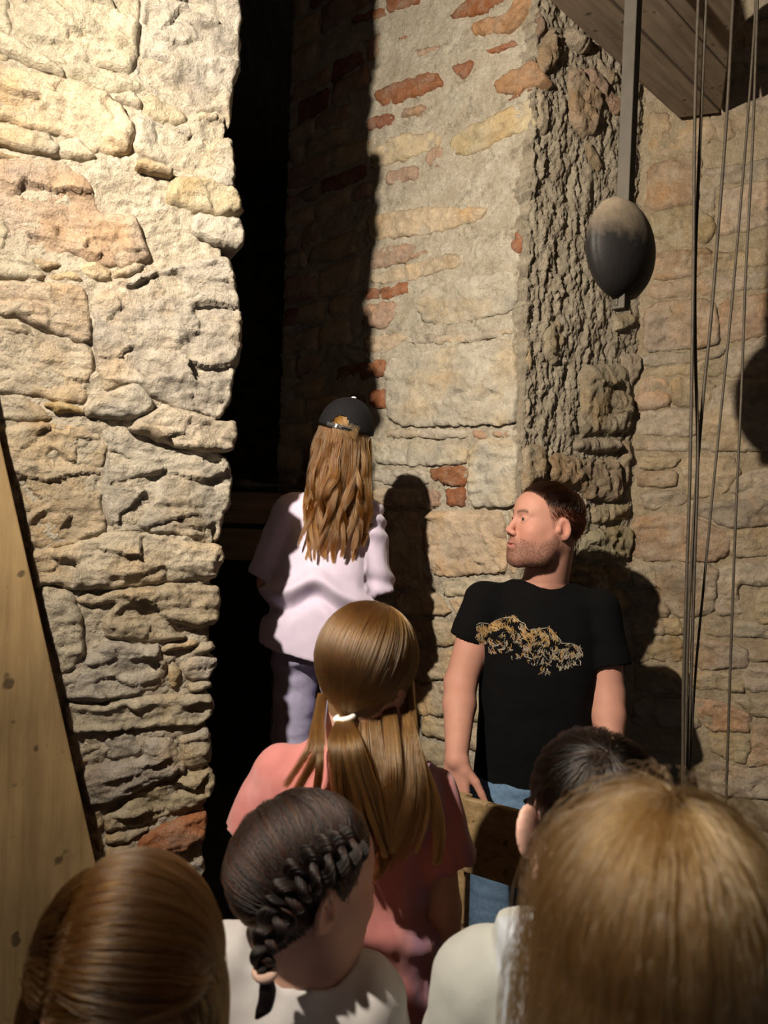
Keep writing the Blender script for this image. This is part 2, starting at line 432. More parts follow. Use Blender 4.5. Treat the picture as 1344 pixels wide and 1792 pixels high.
# ---- the pier on the left
P1 = crop(0, 0, 2.987); P2 = crop(0, 550, 2.987); P3 = crop(0, 1000, 2.987)
CREAM = (0.56, 0.48, 0.36); SAND = (0.54, 0.44, 0.30); GREYB = (0.52, 0.46, 0.38); OCH = (0.57, 0.46, 0.33); PINKB = (0.55, 0.43, 0.33); REDB = (0.42, 0.17, 0.08)
PIER = [  # crop, outline, colour, proud, tilt-z, extra
 (P1, [(-60,-30),(48,-30),(62,175),(-60,120)], CREAM, .004),
 (P1, [(75,-40),(735,-40),(728,300),(690,385),(430,305),(330,340),(110,222),(70,150)], CREAM, .012),
 (P1, [(742,-40),(1248,-40),(1258,120),(1255,260),(1245,395),(1215,450),(1205,655),(1150,570),(1000,598),(810,482),(694,392),(733,300)], GREYB, .012),
 (P1, [(-60,130),(0,160),(110,237),(332,357),(338,402),(200,352),(60,302),(-60,240)], CREAM, .018),
 (P1, [(-60,258),(55,300),(42,332),(-60,325)], SAND, .010),
 (P1, [(342,352),(430,317),(690,395),(803,470),(790,497),(700,482),(560,482),(440,422),(347,397)], CREAM, .000),
 (P1, [(-60,330),(150,368),(330,408),(560,492),(638,560),(698,680),(678,788),(580,812),(480,792),(340,702),(200,682),(-60,600)], OCH, .016),
 (P1, [(565,484),(690,478),(738,530),(728,566),(612,515)], CREAM, .012),
 (P1, [(748,512),(800,498),(960,590),(985,650),(900,657),(810,612),(772,602)], SAND, .014),
 (P1, [(705,605),(772,612),(900,662),(1000,642),(1012,690),(1092,702),(1216,700),(1218,780),(1232,850),(1226,985),(1120,962),(900,882),(692,790)], GREYB, .004),
 (P1, [(1015,612),(1062,582),(1140,592),(1142,636),(1032,632)], CREAM, .016),
 (P1, [(-60,628),(0,642),(240,702),(303,770),(298,806),(130,792),(-60,730)], CREAM, .020),
 (P1, [(312,742),(410,732),(508,830),(440,842),(312,810)], CREAM, .018),
 (P1, [(-60,770),(92,802),(102,836),(-60,830)], SAND, .006),
 (P1, [(-60,842),(330,852),(440,930),(485,990),(522,1110),(700,1132),(750,1220),(790,1332),(720,1385),(640,1402),(470,1372),(380,1322),(180,1332),(20,1312),(52,1202),(20,1150),(-60,1120)], PINKB, .008),
 (P1, [(-60,1130),(10,1160),(48,1212),(20,1300),(-60,1310)], CREAM, .010),
 (P1, [(712,852),(760,836),(893,890),(897,926),(800,912),(716,890)], SAND, .034),
 (P1, [(882,1002),(920,917),(1080,940),(1222,988),(1260,1050),(1268,1110),(1120,1117),(980,1100),(882,1062)], SAND, .012),
 (P1, [(1010,1122),(1242,1150),(1268,1190),(1268,1285),(1230,1307),(1010,1227)], GREYB, .022),
 (P1, [(-60,1318),(150,1342),(230,1440),(212,1460),(-60,1448)], CREAM, .012),
 (P1, [(160,1342),(300,1372),(308,1392),(220,1407)], SAND, .010),
 (P1, [(242,1432),(390,1407),(448,1480),(290,1465)], SAND, .010),
 (P1, [(392,1392),(480,1377),(573,1417),(578,1470),(450,1457)], CREAM, .018),
 (P1, [(587,1417),(700,1377),(760,1387),(680,1442),(590,1457)], CREAM, .018),
 (P1, [(-60,1458),(250,1472),(438,1500),(443,1545),(462,1600),(478,1780),(400,1788),(260,1735),(100,1662),(-60,1640)], OCH, .012),
 (P1, [(-60,1665),(60,1660),(200,1718),(230,1760),(130,1745),(-60,1720)], SAND, .002),
 (P2, [(478,-75),(560,-165),(720,-207),(900,-247),(1100,-300),(1190,-295),(1230,-200),(1248,-60),(1260,80),(1255,190),(1218,330),(1205,450),(1140,548),(1050,502),(950,503),(820,442),(690,368),(545,408),(505,250)], GREYB, .014),
 (P2, [(-60,60),(90,35),(220,103),(468,162),(488,270),(462,380),(445,468),(330,458),(200,430),(-60,395)], CREAM, .012),
 (P2, [(545,414),(700,366),(797,450),(792,500),(700,543),(560,545),(462,533),(445,490)], GREYB, .026),
 (P2, [(-60,412),(120,420),(220,482),(293,550),(200,570),(-60,540)], CREAM, .004),
 (P2, [(232,467),(310,462),(430,497),(442,525),(300,513)], (0.56,0.45,0.24), .024),
 (P2, [(668,606),(720,562),(860,482),(1000,522),(1140,562),(1215,562),(1228,600),(1225,660),(1205,712),(1050,712),(900,682),(780,642)], CREAM, .028),
 (P2, [(-60,578),(300,562),(500,582),(560,700),(520,960),(565,1128),(520,1170),(300,1235),(140,1222),(110,950),(60,870),(-60,700)], SAND, .004),
 (P2, [(506,584),(700,642),(850,706),(1000,702),(1130,720),(1190,762),(1218,870),(1198,1010),(1170,1040),(1150,1190),(1000,1162),(880,1142),(570,1126),(526,960),(566,700)], GREYB, .008),
 (P2, [(152,1242),(440,1193),(560,1145),(800,1153),(1000,1193),(1150,1207),(1163,1280),(1110,1390),(900,1402),(640,1432),(380,1442),(250,1412),(190,1440),(172,1330)], CREAM, .022),
 (P3, [(195,112),(260,82),(380,107),(408,180),(428,330),(438,430),(400,500),(310,530),(290,430),(250,300)], CREAM, .018),
 (P3, [(400,150),(450,112),(560,112),(800,82),(960,52),(982,72),(1130,77),(1143,130),(1140,270),(1060,300),(1030,340),(850,378),(560,348),(540,270),(620,172),(560,172),(480,192),(432,180)], SAND, .012),
 (P3, [(468,280),(500,202),(512,330),(480,342)], GREYB, .004),
 (P3, [(442,468),(550,382),(620,372),(760,392),(828,372),(833,440),(868,480),(858,600),(700,640),(520,680),(340,670),(352,580),(430,502)], GREYB, .016),
 (P3, [(847,412),(900,382),(1010,352),(1040,382),(980,402),(860,425)], SAND, .020),
 (P3, [(1048,382),(1100,372),(1125,402),(1060,442),(992,430)], CREAM, .014),
 (P3, [(877,520),(905,472),(938,520),(933,590),(890,625)], SAND, .016),
 (P3, [(952,480),(1000,452),(1120,452),(1128,500),(1080,570),(970,568)], GREYB, .014),
 (P3, [(972,600),(1020,582),(1100,577),(1107,610),(1010,632)], CREAM, .014),
 (P3, [(332,692),(520,692),(800,653),(1080,642),(1112,690),(1100,752),(1040,800),(860,800),(560,830),(362,840)], CREAM, .024),
 (P3, [(367,872),(440,852),(518,862),(528,930),(460,960),(382,955)], SAND, .004),
 (P3, [(392,982),(518,954),(518,1000),(402,1020)], SAND, .008),
 (P3, [(543,852),(680,833),(718,880),(738,900),(738,968),(560,988)], GREYB, .008),
 (P3, [(752,872),(900,862),(930,950),(968,1000),(958,1050),(830,1090),(700,1150),(600,1190),(442,1230),(412,1052),(540,1003),(740,990)], GREYB, .018),
 (P3, [(942,870),(1080,822),(1102,870),(1102,1010),(980,1030),(952,950)], GREYB, .010),
 (P3, [(982,1052),(1100,1032),(1118,1130),(1060,1220),(930,1260),(800,1310),(560,1368),(552,1280),(640,1213),(700,1163),(850,1112),(960,1072)], SAND, .012),
 (P3, [(447,1252),(535,1233),(543,1310),(528,1388),(482,1388)], OCH, .004),
 (P3, [(552,1382),(760,1332),(778,1350),(650,1430),(562,1430)], SAND, .014),
 (P3, [(712,1470),(740,1392),(820,1342),(1060,1252),(1082,1290),(1062,1390),(960,1440),(880,1500),(800,1490)], REDB, .024),
 (P3, [(492,1412),(528,1402),(538,1450),(502,1478)], SAND, .006),
 (P3, [(562,1452),(680,1432),(700,1475),(640,1600),(520,1600)], SAND, .010),
 (P3, [(900,1545),(1060,1490),(1067,1580),(1000,1660),(880,1640)], GREYB, .012),
 (P3, [(640,1620),(860,1600),(990,1690),(960,1790),(620,1790)], SAND, .012),
]
pier = backing('wall_left', W_PIER, -0.55, W_PIER.L - 0.022, 0.0, 3.75, 0.0065, M_MORT_P, -0.006, 0.013, 7, 0.62)
props(pier, 'thick pale rubble stone pier lit brightly on the left', 'wall', kind='structure')
taken = []
for cr, pts, c, pr in PIER:
    P = [W_PIER.sz(x, y) for x, y in cr(pts)]
    taken.append(P)
    brick = c is REDB
    big_ = max(p[0] for p in P) - min(p[0] for p in P) > 0.16
    mx = max(p[0] for p in P) > W_PIER.L - 0.05
    P = grow(P, 0.004)
    stone(W_PIER, P, 'brick' if brick else 'stone', M_BRICK if brick else M_PIER, pier, vary(c, 0.06), step=0.0052, proud=pr, depth=0.2 if mx else 0.06,
          edge=0.016, er=0.011, rough=0.0045, big=0.011 if big_ else 0.006, small=0.006, strata=0.006, chips=0.008 if big_ else 0.003, tilt=(0, random.uniform(0.0, 0.10)))
fill_courses(W_PIER, -0.5, W_PIER.L - 0.0, 0.02, 0.82, taken, 'stone', M_PIER, pier, [CREAM, SAND, GREYB], step=0.018, proud=.012, depth=.1, edge=.02)
fill_courses(W_PIER, -0.5, W_PIER.L - 0.0, 2.90, 3.7, taken, 'stone', M_PIER, pier, [CREAM, SAND, GREYB], step=0.018, proud=.012, depth=.1, edge=.02)
fill_courses(W_PIER, -0.5, -0.06, 0.82, 2.90, taken, 'stone', M_PIER, pier, [CREAM, SAND, GREYB], step=0.018, proud=.012, depth=.06, edge=.02)

# the side of the pier that turns into the dark passage
W_SIDE = Wall((-0.367, 1.75), (-0.367 - 0.425 * 0.6, 1.75 + 0.905 * 0.6)); W_SIDE.n = np.array([0.905, 0.425, 0.0])
W_SIDE.A = W_SIDE.A - W_SIDE.n * 0.020
fill_courses(W_SIDE, 0.10, W_SIDE.L - 0.02, 0.02, 3.7, [], 'stone', M_PIER, pier, [CREAM, SAND, GREYB], step=0.022, proud=.010, depth=.05, edge=.018)

# ---- the middle wall
Q4 = crop(450, 0, 2.4436); PX = lambda p: p
RED = (0.36, 0.15, 0.075); DRED = (0.28, 0.12, 0.07); ORA = (0.46, 0.27, 0.15); TAN = (0.54, 0.43, 0.30); YEL = (0.56, 0.45, 0.29); WHT = (0.55, 0.49, 0.40); PNK = (0.44, 0.30, 0.22)
MID = [
 (Q4, [(400,95),(430,60),(540,20),(545,62),(520,78)], RED, .004),
 (Q4, [(549,0),(560,-30),(700,-30),(690,2),(640,26),(552,52)], RED, .004),
 (Q4, [(812,80),(890,0),(920,-30),(1060,-30),(1038,2),(960,57)], RED, .006),
 (Q4, [(917,102),(960,77),(1060,62),(1092,0),(1100,-30),(1172,-30),(1150,60),(1100,130),(930,156)], ORA, .008),
 (Q4, [(600,156),(635,150),(630,166),(605,171)], RED, .001),
 (Q4, [(670,216),(720,195),(777,186),(765,216),(690,236)], PNK, .000),
 (Q4, [(970,216),(1100,166),(1112,190),(990,226)], RED, .002),
 (Q4, [(815,290),(925,246),(905,310),(880,336)], RED, .003),
 (Q4, [(490,400),(540,370),(770,300),(792,365),(540,461)], RED, .006),
 (Q4, [(1010,360),(1060,310),(1190,256),(1232,330),(1190,368),(1100,400),(1040,402)], ORA, .006),
 (Q4, [(1070,421),(1108,388),(1186,374),(1100,416)], DRED, .003),
 (Q4, [(615,500),(620,470),(700,440),(722,460),(690,496)], PNK, .002),
 (Q4, [(470,560),(470,502),(578,482),(580,522)], DRED, .003),
 (Q4, [(485,720),(490,640),(600,576),(740,560),(790,588),(770,628),(600,692)], YEL, .003),
 (Q4, [(815,660),(820,600),(900,540),(1080,452),(1182,410),(1182,552),(1080,577),(900,662)], YEL, .004),
 (Q4, [(720,700),(720,652),(788,622),(790,692),(770,716)], PNK, .002),
 (Q4, [(540,780),(550,732),(690,702),(680,762),(560,791)], PNK, .001),
 (Q4, [(475,1030),(470,922),(700,882),(990,880),(960,932),(850,972),(700,1002)], TAN, .003),
 (Q4, [(470,1105),(475,1058),(660,1040),(738,1080),(660,1108),(480,1160)], PNK, .001),
 (Q4, [(480,1210),(490,1170),(700,1118),(860,1068),(872,1132),(700,1182),(560,1212)], TAN, .001),
 (Q4, [(525,1280),(520,1232),(640,1205),(642,1236),(600,1266)], RED, .003),
 (Q4, [(455,1280),(460,1232),(512,1227),(515,1277)], DRED, .003),
 (Q4, [(440,1390),(450,1302),(590,1282),(575,1370),(540,1402)], PNK, .002),
 (Q4, [(680,1312),(700,1232),(900,1182),(1090,1150),(1112,1262),(1080,1332),(900,1372),(780,1392),(700,1372)], WHT, .004),
 (Q4, [(1085,1040),(1105,985),(1130,1010),(1127,1076),(1095,1072)], RED, .003),
 (Q4, [(460,1500),(450,1442),(600,1422),(640,1442),(560,1502)], TAN, .001),
 (Q4, [(630,1468),(700,1432),(900,1432),(1060,1400),(1090,1422),(900,1465)], WHT, .002),
 (Q4, [(330,1630),(345,1562),(475,1542),(475,1616)], DRED, .003),
 (PX, [(646,632),(674,628),(675,657),(648,659)], RED, .008),
 (PX, [(646,683),(674,680),(676,712),(647,713)], RED, .008),
 (PX, [(679,628),(760,612),(901,589),(907,660),(905,738),(890,744),(678,745)], WHT, .016),
 (PX, [(655,777),(740,772),(818,783),(816,812),(740,815),(655,811)], WHT, .010),
 (PX, [(752,818),(818,815),(816,850),(778,849),(754,836)], RED, .006),
 (PX, [(778,854),(815,853),(812,885),(780,885)], RED, .006),
 (PX, [(742,852),(768,863),(765,888),(747,885)], PNK, .003),
 (PX, [(823,790),(840,770),(906,767),(904,880),(895,888),(821,885)], WHT, .016),
 (PX, [(745,895),(820,892),(884,897),(888,1000),(830,1006),(762,1010),(742,960)], TAN, .010),
 (PX, [(889,897),(903,894),(906,1004),(892,1004)], TAN, .008),
 (PX, [(826,752),(850,756),(846,768),(826,766)], PNK, .002), (PX, [(860,756),(892,752),(888,764),(862,766)], PNK, .002),
 (PX, [(676,752),(740,750),(815,752),(815,766),(676,766)], WHT, .006),
 (PX, [(655,820),(745,822),(748,848),(655,846)], WHT, .006), (PX, [(655,852),(736,854),(738,888),(655,886)], TAN, .008),
 (PX, [(660,895),(738,897),(738,1028),(690,1030),(660,1030)], TAN, .010),
 (PX, [(770,1018),(830,1012),(832,1040),(776,1044)], WHT, .004),
 (PX, [(690,1040),(765,1036),(792,1076),(700,1078)], TAN, .008), (PX, [(838,1012),(900,1010),(900,1076),(800,1076),(780,1050),(836,1046)], WHT, .008),
 (PX, [(700,1086),(790,1086),(802,1130),(705,1132)], TAN, .010),
 (PX, [(710,1140),(802,1138),(808,1190),(712,1192)], TAN, .008),
 (PX, [(715,1200),(795,1198),(782,1250),(718,1252)], TAN, .008),
 (PX, [(738,1256),(800,1262),(800,1300),(738,1286)], SAND, .010),
 (PX, [(735,1294),(800,1312),(800,1350),(735,1336)], SAND, .008),
]
wmid = backing('wall_middle', W_MID, 0.0, W_MID.L - 0.004, 0.0, 3.9, 0.0068, M_MORT_M, -0.0085, 0.0085, 9, 0.5, worn=0.022, fiss=0.018)
props(wmid, 'mortared stone and brick wall with the shadow edge across it', 'wall', kind='structure')
taken = []
for cr, pts, c, pr in MID:
    P = [W_MID.sz(x, y) for x, y in cr(pts)]; taken.append(P)
    brick = c in (RED, DRED, ORA)
    stone(W_MID, P, 'brick' if brick else 'stone', M_BRICK if brick else M_WSTONE, wmid, vary(c, 0.07), step=0.0085, proud=pr, depth=0.05,
          edge=0.005, er=0.006, rough=0.008, big=0.007, small=0.006, strata=0.004, chips=0.002, fiss=0.008 if c is not WHT else 0.003)
kw = dict(step=0.02, proud=.006, depth=.05, edge=.012)
fill_courses(W_MID, 0.0, 0.52, 0.05, 3.85, taken, 'stone', M_WSTONE, wmid, [TAN, DRED, PNK, SAND], hr=(.07, .13), wr=(.13, .3), **kw)
fill_courses(W_MID, 0.52, W_MID.L, 0.05, 1.2, taken, 'stone', M_WSTONE, wmid, [TAN, WHT, SAND], hr=(.06, .12), **kw)
fill_courses(W_MID, 0.52, W_MID.L, 3.45, 3.85, taken, 'stone', M_WSTONE, wmid, [TAN, RED, SAND], **kw)

# ---- the rough splayed side of the niche
R5 = crop(850, 0, 2.7206); R6 = crop(850, 550, 2.7206)
BRN = (0.45, 0.34, 0.23); GRB = (0.52, 0.43, 0.31); OLV = (0.52, 0.44, 0.30)
REV = [
 (R5, [(180,140),(225,20),(300,125),(245,215)], PNK, .014), (R5, [(248,245),(302,135),(380,170),(362,280),(290,370),(232,390)], BRN, .020),
 (R5, [(230,420),(300,440),(310,560),(300,640),(240,620)], GRB, .014), (R5, [(392,330),(450,312),(560,480),(520,640),(470,660),(402,580)], BRN, .022),
 (R5, [(462,330),(520,312),(640,480),(630,560),(540,442)], PNK, .020), (R5, [(380,130),(480,190),(500,250),(450,260),(385,210)], GRB, .026),
 (R5, [(450,700),(500,660),(560,800),(540,845)], BRN, .014), (R5, [(520,250),(600,320),(640,400),(600,420),(530,310)], GRB, .012),
 (R6, [(448,240),(640,230),(688,280),(680,560),(620,570),(440,580)], GRB, .024), (R6, [(420,592),(620,582),(640,652),(500,667),(420,650)], GRB, .022),
 (R6, [(152,612),(290,628),(290,790),(230,802),(142,860)], GRB, .020), (R6, [(300,655),(500,682),(620,674),(650,850),(600,898),(480,880),(440,832),(300,790)], BRN, .022),
 (R6, [(642,592),(690,602),(700,740),(662,858),(640,800)], BRN, .014), (R6, [(500,912),(600,892),(690,892),(690,980),(510,1005)], OLV, .018),
 (R6, [(480,1032),(690,1002),(692,1170),(560,1185),(440,1170)], OLV, .026), (R6, [(138,110),(200,62),(255,300),(200,560),(140,480)], GRB, .012),
 (R6, [(640,190),(742,190),(747,260),(702,360),(650,280)], GRB, .020), (R6, [(290,1190),(690,1190),(690,1290),(300,1290)], BRN, .014),
 (R6, [(300,1300),(690,1300),(690,1420),(300,1420)], BRN, .014), (R6, [(270,60),(360,20),(390,160),(330,260),(280,200)], GRB, .010), (R6, [(600,0),(735,-20),(735,150),(660,180),(610,100)], GRB, .014),
]
wrev = backing('wall_niche', W_REV, 0.0, W_REV.L + 0.05, 0.0, 3.9, 0.006, M_MORT_R, -0.006, 0.0100, 13, 0.5, vert=True)
props(wrev, 'rough crumbling side wall of the niche behind the hanging pendulum', 'wall', kind='structure')
taken = []
for cr, pts, c, pr in REV:
    P = [W_REV.sz(x, y) for x, y in cr(pts)]
    P = [(min(max(s, 0.004), W_REV.L + 0.01), z) for s, z in P]
    taken.append(P)
    stone(W_REV, P, 'stone', M_ROUGH, wrev, vary(c, 0.07), step=0.0075, proud=pr, depth=0.05, edge=0.022, er=0.02, rough=0.004, big=0.014, small=0.006, strata=0.008, vert=True, chips=0.006)
fill_courses(W_REV, 0.01, W_REV.L, 0.05, 1.25, taken, 'stone', M_ROUGH, wrev, [BRN, GRB], **kw)

# ---- the back wall on the right
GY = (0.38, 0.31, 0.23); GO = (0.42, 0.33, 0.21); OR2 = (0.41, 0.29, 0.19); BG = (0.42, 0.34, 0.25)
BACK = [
 (R5, [(782,540),(880,545),(1000,512),(1060,560),(1108,648),(1000,690),(812,750),(780,690)], GO, .006),
 (R5, [(1112,190),(1230,150),(1230,330),(1122,420),(1072,440)], GO, .008), (R5, [(1236,148),(1440,100),(1440,280),(1236,328)], BG, .008),
 (R5, [(1122,440),(1250,385),(1250,590),(1132,680),(1070,570)], BG, .008), (R5, [(1256,382),(1440,300),(1440,540),(1256,585)], BG, .006),
 (R5, [(780,790),(1010,720),(1020,790),(1010,960),(772,1000)], OR2, .008), (R5, [(1030,820),(1230,780),(1230,870),(1112,890),(1100,1010),(1022,1020)], BG, .006),
 (R5, [(1236,778),(1440,730),(1440,850),(1236,868)], GY, .006), (R5, [(782,1020),(1000,980),(1090,1060),(1060,1150),(910,1180),(802,1120)], GO, .010),
 (R5, [(1122,912),(1240,890),(1440,860),(1440,1040),(1232,1090),(1110,1120)], BG, .010), (R5, [(800,1212),(900,1202),(1060,1180),(1080,1300),(800,1330)], OR2, .006),
 (R5, [(1092,1192),(1190,1202),(1440,1150),(1440,1240),(1082,1300)], GO, .006), (R5, [(790,1350),(1060,1322),(1230,1302),(1230,1385),(780,1430)], BG, .004),
 (R5, [(1236,1300),(1440,1280),(1440,1350),(1236,1384)], GY, .004),
 (R5, [(772,1450),(1080,1424),(1108,1630),(1000,1650),(752,1670)], BG, .012), (R5, [(1114,1424),(1440,1390),(1440,1570),(1132,1630)], OR2, .008),
 (R6, [(747,192),(1130,162),(1120,200),(960,230),(762,250)], GY, .010), (R6, [(742,302),(850,302),(883,430),(760,450),(722,440)], OR2, .008),
 (R6, [(892,302),(1080,322),(1058,433),(900,433)], GO, .008), (R6, [(1142,160),(1440,90),(1440,285),(1150,298)], BG, .008), (R6, [(780,258),(960,238),(1130,205),(1135,296),(790,294)], GO, .004),
 (R6, [(1087,370),(1172,322),(1440,312),(1440,640),(1022,648),(1032,460),(1080,440)], BG, .012), (R6, [(742,462),(1010,450),(1000,580),(722,575)], BG, .006),
 (R6, [(712,602),(960,602),(978,650),(722,655)], GY, .008), (R6, [(742,682),(920,680),(890,732),(747,737)], GO, .012), (R6, [(732,752),(905,746),(890,815),(732,820)], OR2, .014),
 (R6, [(742,850),(950,832),(958,900),(772,933)], GY, .010), (R6, [(932,692),(1180,682),(1200,760),(1150,838),(960,878)], GO, .008),
 (R6, [(1212,772),(1440,700),(1440,870),(1200,888),(1162,850)], GY, .008), (R6, [(702,972),(880,952),(1000,982),(1150,1032),(1148,1140),(1080,1174),(702,1170)], OR2, .010),
 (R6, [(992,905),(1200,897),(1440,885),(1440,1000),(1170,1010),(1012,950)], GY, .010), (R6, [(1162,1032),(1440,1012),(1440,1150),(1170,1152)], GO, .008),
 (R6, [(802,1196),(1100,1192),(1080,1428),(900,1440),(832,1300)], GY, .012), (R6, [(1112,1192),(1440,1180),(1440,1270),(1300,1305),(1222,1290),(1215,1380),(1250,1418),(1092,1430)], BG, .010),
 (R6, [(1296,1330),(1440,1290),(1440,1470),(1282,1460)], GO, .022), (R6, [(702,1200),(790,1202),(818,1300),(702,1300)], GY, .006), (R6, [(702,1310),(826,1310),(880,1436),(702,1440)], GY, .006),
 (R6, [(852,1452),(918,1462),(938,1518),(860,1520)], GO, .012), (R6, [(1052,1452),(1280,1470),(1440,1480),(1440,1545),(1060,1530)], GY, .010),
 (R6, [(962,1545),(1180,1570),(1240,1600),(1240,1678),(1000,1690)], GY, .012), (R6, [(802,1540),(930,1540),(935,1650),(782,1640)], GO, .008), (R6, [(1252,1582),(1440,1590),(1440,1640),(1262,1660)], GO, .010),
 (R6, [(702,1452),(840,1455),(855,1525),(702,1530)], GY, .006), (R6, [(702,1540),(790,1545),(770,1650),(702,1650)], GY, .006),
 (PX, [(1212,1177),(1270,1180),(1300,1195),(1300,1212),(1215,1205)], GO, .008), (PX, [(1306,1170),(1380,1172),(1380,1210),(1306,1210)], GY, .010),
 (PX, [(1212,1222),(1275,1235),(1310,1250),(1308,1282),(1240,1276)], OR2, .010), (PX, [(1280,1222),(1380,1228),(1380,1262),(1318,1252)], GO, .008),
 (PX, [(1244,1284),(1300,1292),(1312,1310),(1298,1336),(1250,1318)], GO, .010), (PX, [(1320,1270),(1380,1275),(1380,1338),(1304,1338),(1318,1310)], OR2, .008),
 (PX, [(1246,1328),(1290,1345),(1380,1346),(1380,1400),(1250,1392)], BG, .010), (PX, [(1112,1170),(1200,1172),(1204,1215),(1112,1212)], GY, .008), (PX, [(1112,1222),(1204,1226),(1230,1276),(1112,1270)], GY, .008),
]
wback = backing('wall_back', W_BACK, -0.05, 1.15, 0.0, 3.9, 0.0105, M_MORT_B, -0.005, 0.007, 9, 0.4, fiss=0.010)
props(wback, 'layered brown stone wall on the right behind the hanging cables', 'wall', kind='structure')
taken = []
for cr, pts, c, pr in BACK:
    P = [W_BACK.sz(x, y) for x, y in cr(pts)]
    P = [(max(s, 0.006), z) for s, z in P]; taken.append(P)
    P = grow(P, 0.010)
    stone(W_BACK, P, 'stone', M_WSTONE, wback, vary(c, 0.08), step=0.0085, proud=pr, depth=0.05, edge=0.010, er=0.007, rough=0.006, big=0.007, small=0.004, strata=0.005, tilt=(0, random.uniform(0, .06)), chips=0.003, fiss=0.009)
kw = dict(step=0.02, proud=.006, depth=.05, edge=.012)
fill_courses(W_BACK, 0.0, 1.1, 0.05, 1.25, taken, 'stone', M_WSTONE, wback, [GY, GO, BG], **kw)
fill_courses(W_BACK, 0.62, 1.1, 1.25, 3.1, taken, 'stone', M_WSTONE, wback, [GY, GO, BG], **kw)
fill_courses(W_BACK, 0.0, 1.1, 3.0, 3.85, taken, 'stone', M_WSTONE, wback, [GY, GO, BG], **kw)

# ---- the rest of the shell: floor, ceiling, far and near walls
def box_verts(c, sx, sy, sz):
    v = [(c[0] + a * sx / 2, c[1] + b * sy / 2, c[2] + d * sz / 2) for d in (-1, 1) for b in (-1, 1) for a in (-1, 1)]
    f = [(0, 2, 3, 1), (4, 5, 7, 6), (0, 1, 5, 4), (2, 6, 7, 3), (0, 4, 6, 2), (1, 3, 7, 5)]
    return v, f
def slab(name, c, s, mat, label):
    v, f = box_verts(c, *s); o = mesh_obj(name, v, f, mat, None, False)
    props(o, label, name.split('_')[0], kind='structure'); return o
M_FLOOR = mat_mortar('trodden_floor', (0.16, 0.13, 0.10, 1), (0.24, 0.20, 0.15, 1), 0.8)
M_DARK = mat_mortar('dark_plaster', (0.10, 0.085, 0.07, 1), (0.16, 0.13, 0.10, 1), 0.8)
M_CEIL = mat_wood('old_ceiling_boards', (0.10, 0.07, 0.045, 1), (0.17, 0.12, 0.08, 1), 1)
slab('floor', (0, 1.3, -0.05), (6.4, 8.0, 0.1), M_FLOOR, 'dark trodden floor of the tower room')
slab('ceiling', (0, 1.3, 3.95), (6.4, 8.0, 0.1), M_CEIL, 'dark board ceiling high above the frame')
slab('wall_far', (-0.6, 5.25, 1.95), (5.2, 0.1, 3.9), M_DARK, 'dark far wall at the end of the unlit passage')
def near_wall():      # unseen wall; its opening is added to let in soft fill light
    V, F = [], []
    for c, z in (((-1.6, -2.65, 1.95), (3.2, 0.1, 3.9)), ((2.15, -2.65, 1.95), (2.1, 0.1, 3.9)), ((0.55, -2.65, 3.0), (1.1, 0.1, 1.8))):
        v, f = box_verts(c, *z); F += [tuple(i + len(V) for i in q) for q in f]; V += v
    props(mesh_obj('wall_near', V, F, M_DARK, None, False), 'dark plaster wall behind the viewer with an opening added to let in fill light', 'wall', kind='structure')
near_wall()
slab('wall_west', (-3.15, 1.3, 1.95), (0.1, 8.0, 3.9), M_DARK, 'dark plaster wall far out to the left')
slab('wall_east', (3.15, 1.3, 1.95), (0.1, 8.0, 3.9), M_DARK, 'dark plaster wall far out to the right')
# ------------------------------------------------------------------ objects: planks over the niche, pendulum, cables, board, chair, passage
def box_bm(verts8, mat, name, parent=None, bevel=0.004, col=None):
    f = [(0, 2, 3, 1), (4, 5, 7, 6), (0, 1, 5, 4), (2, 6, 7, 3), (0, 4, 6, 2), (1, 3, 7, 5)]
    o = mesh_obj(name, verts8, f, mat, parent, False, col)
    if bevel:
        m = o.modifiers.new('bevel', 'BEVEL'); m.width = bevel; m.segments = 2
    return o

def bar(name, a, b, w, t, mat, parent=None, side=(1, 0, 0), bevel=0.003):
    """rectangular bar from a to b; width w along side, thickness t"""
    a = np.array(a, float); b = np.array(b, float); d = b - a; L = np.linalg.norm(d); d = d / L
    s = np.array(side, float); s = s - (s @ d) * d; s /= np.linalg.norm(s); q = np.cross(d, s)
    off = a.copy()
    v = [off * 0 + k * d * L + i * s * w / 2 + j * q * t / 2 for k in (0, 1) for j in (-1, 1) for i in (-1, 1)]
    f = [(0, 2, 3, 1), (4, 5, 7, 6), (0, 1, 5, 4), (2, 6, 7, 3), (0, 4, 6, 2), (1, 3, 7, 5)]
    o = mesh_obj(name, v, f, mat, parent, False)
    po = np.array(parent.location) if parent is not None else 0
    o.location = a - po
    if bevel:
        m = o.modifiers.new('bevel', 'BEVEL'); m.width = bevel; m.segments = 2
    return o

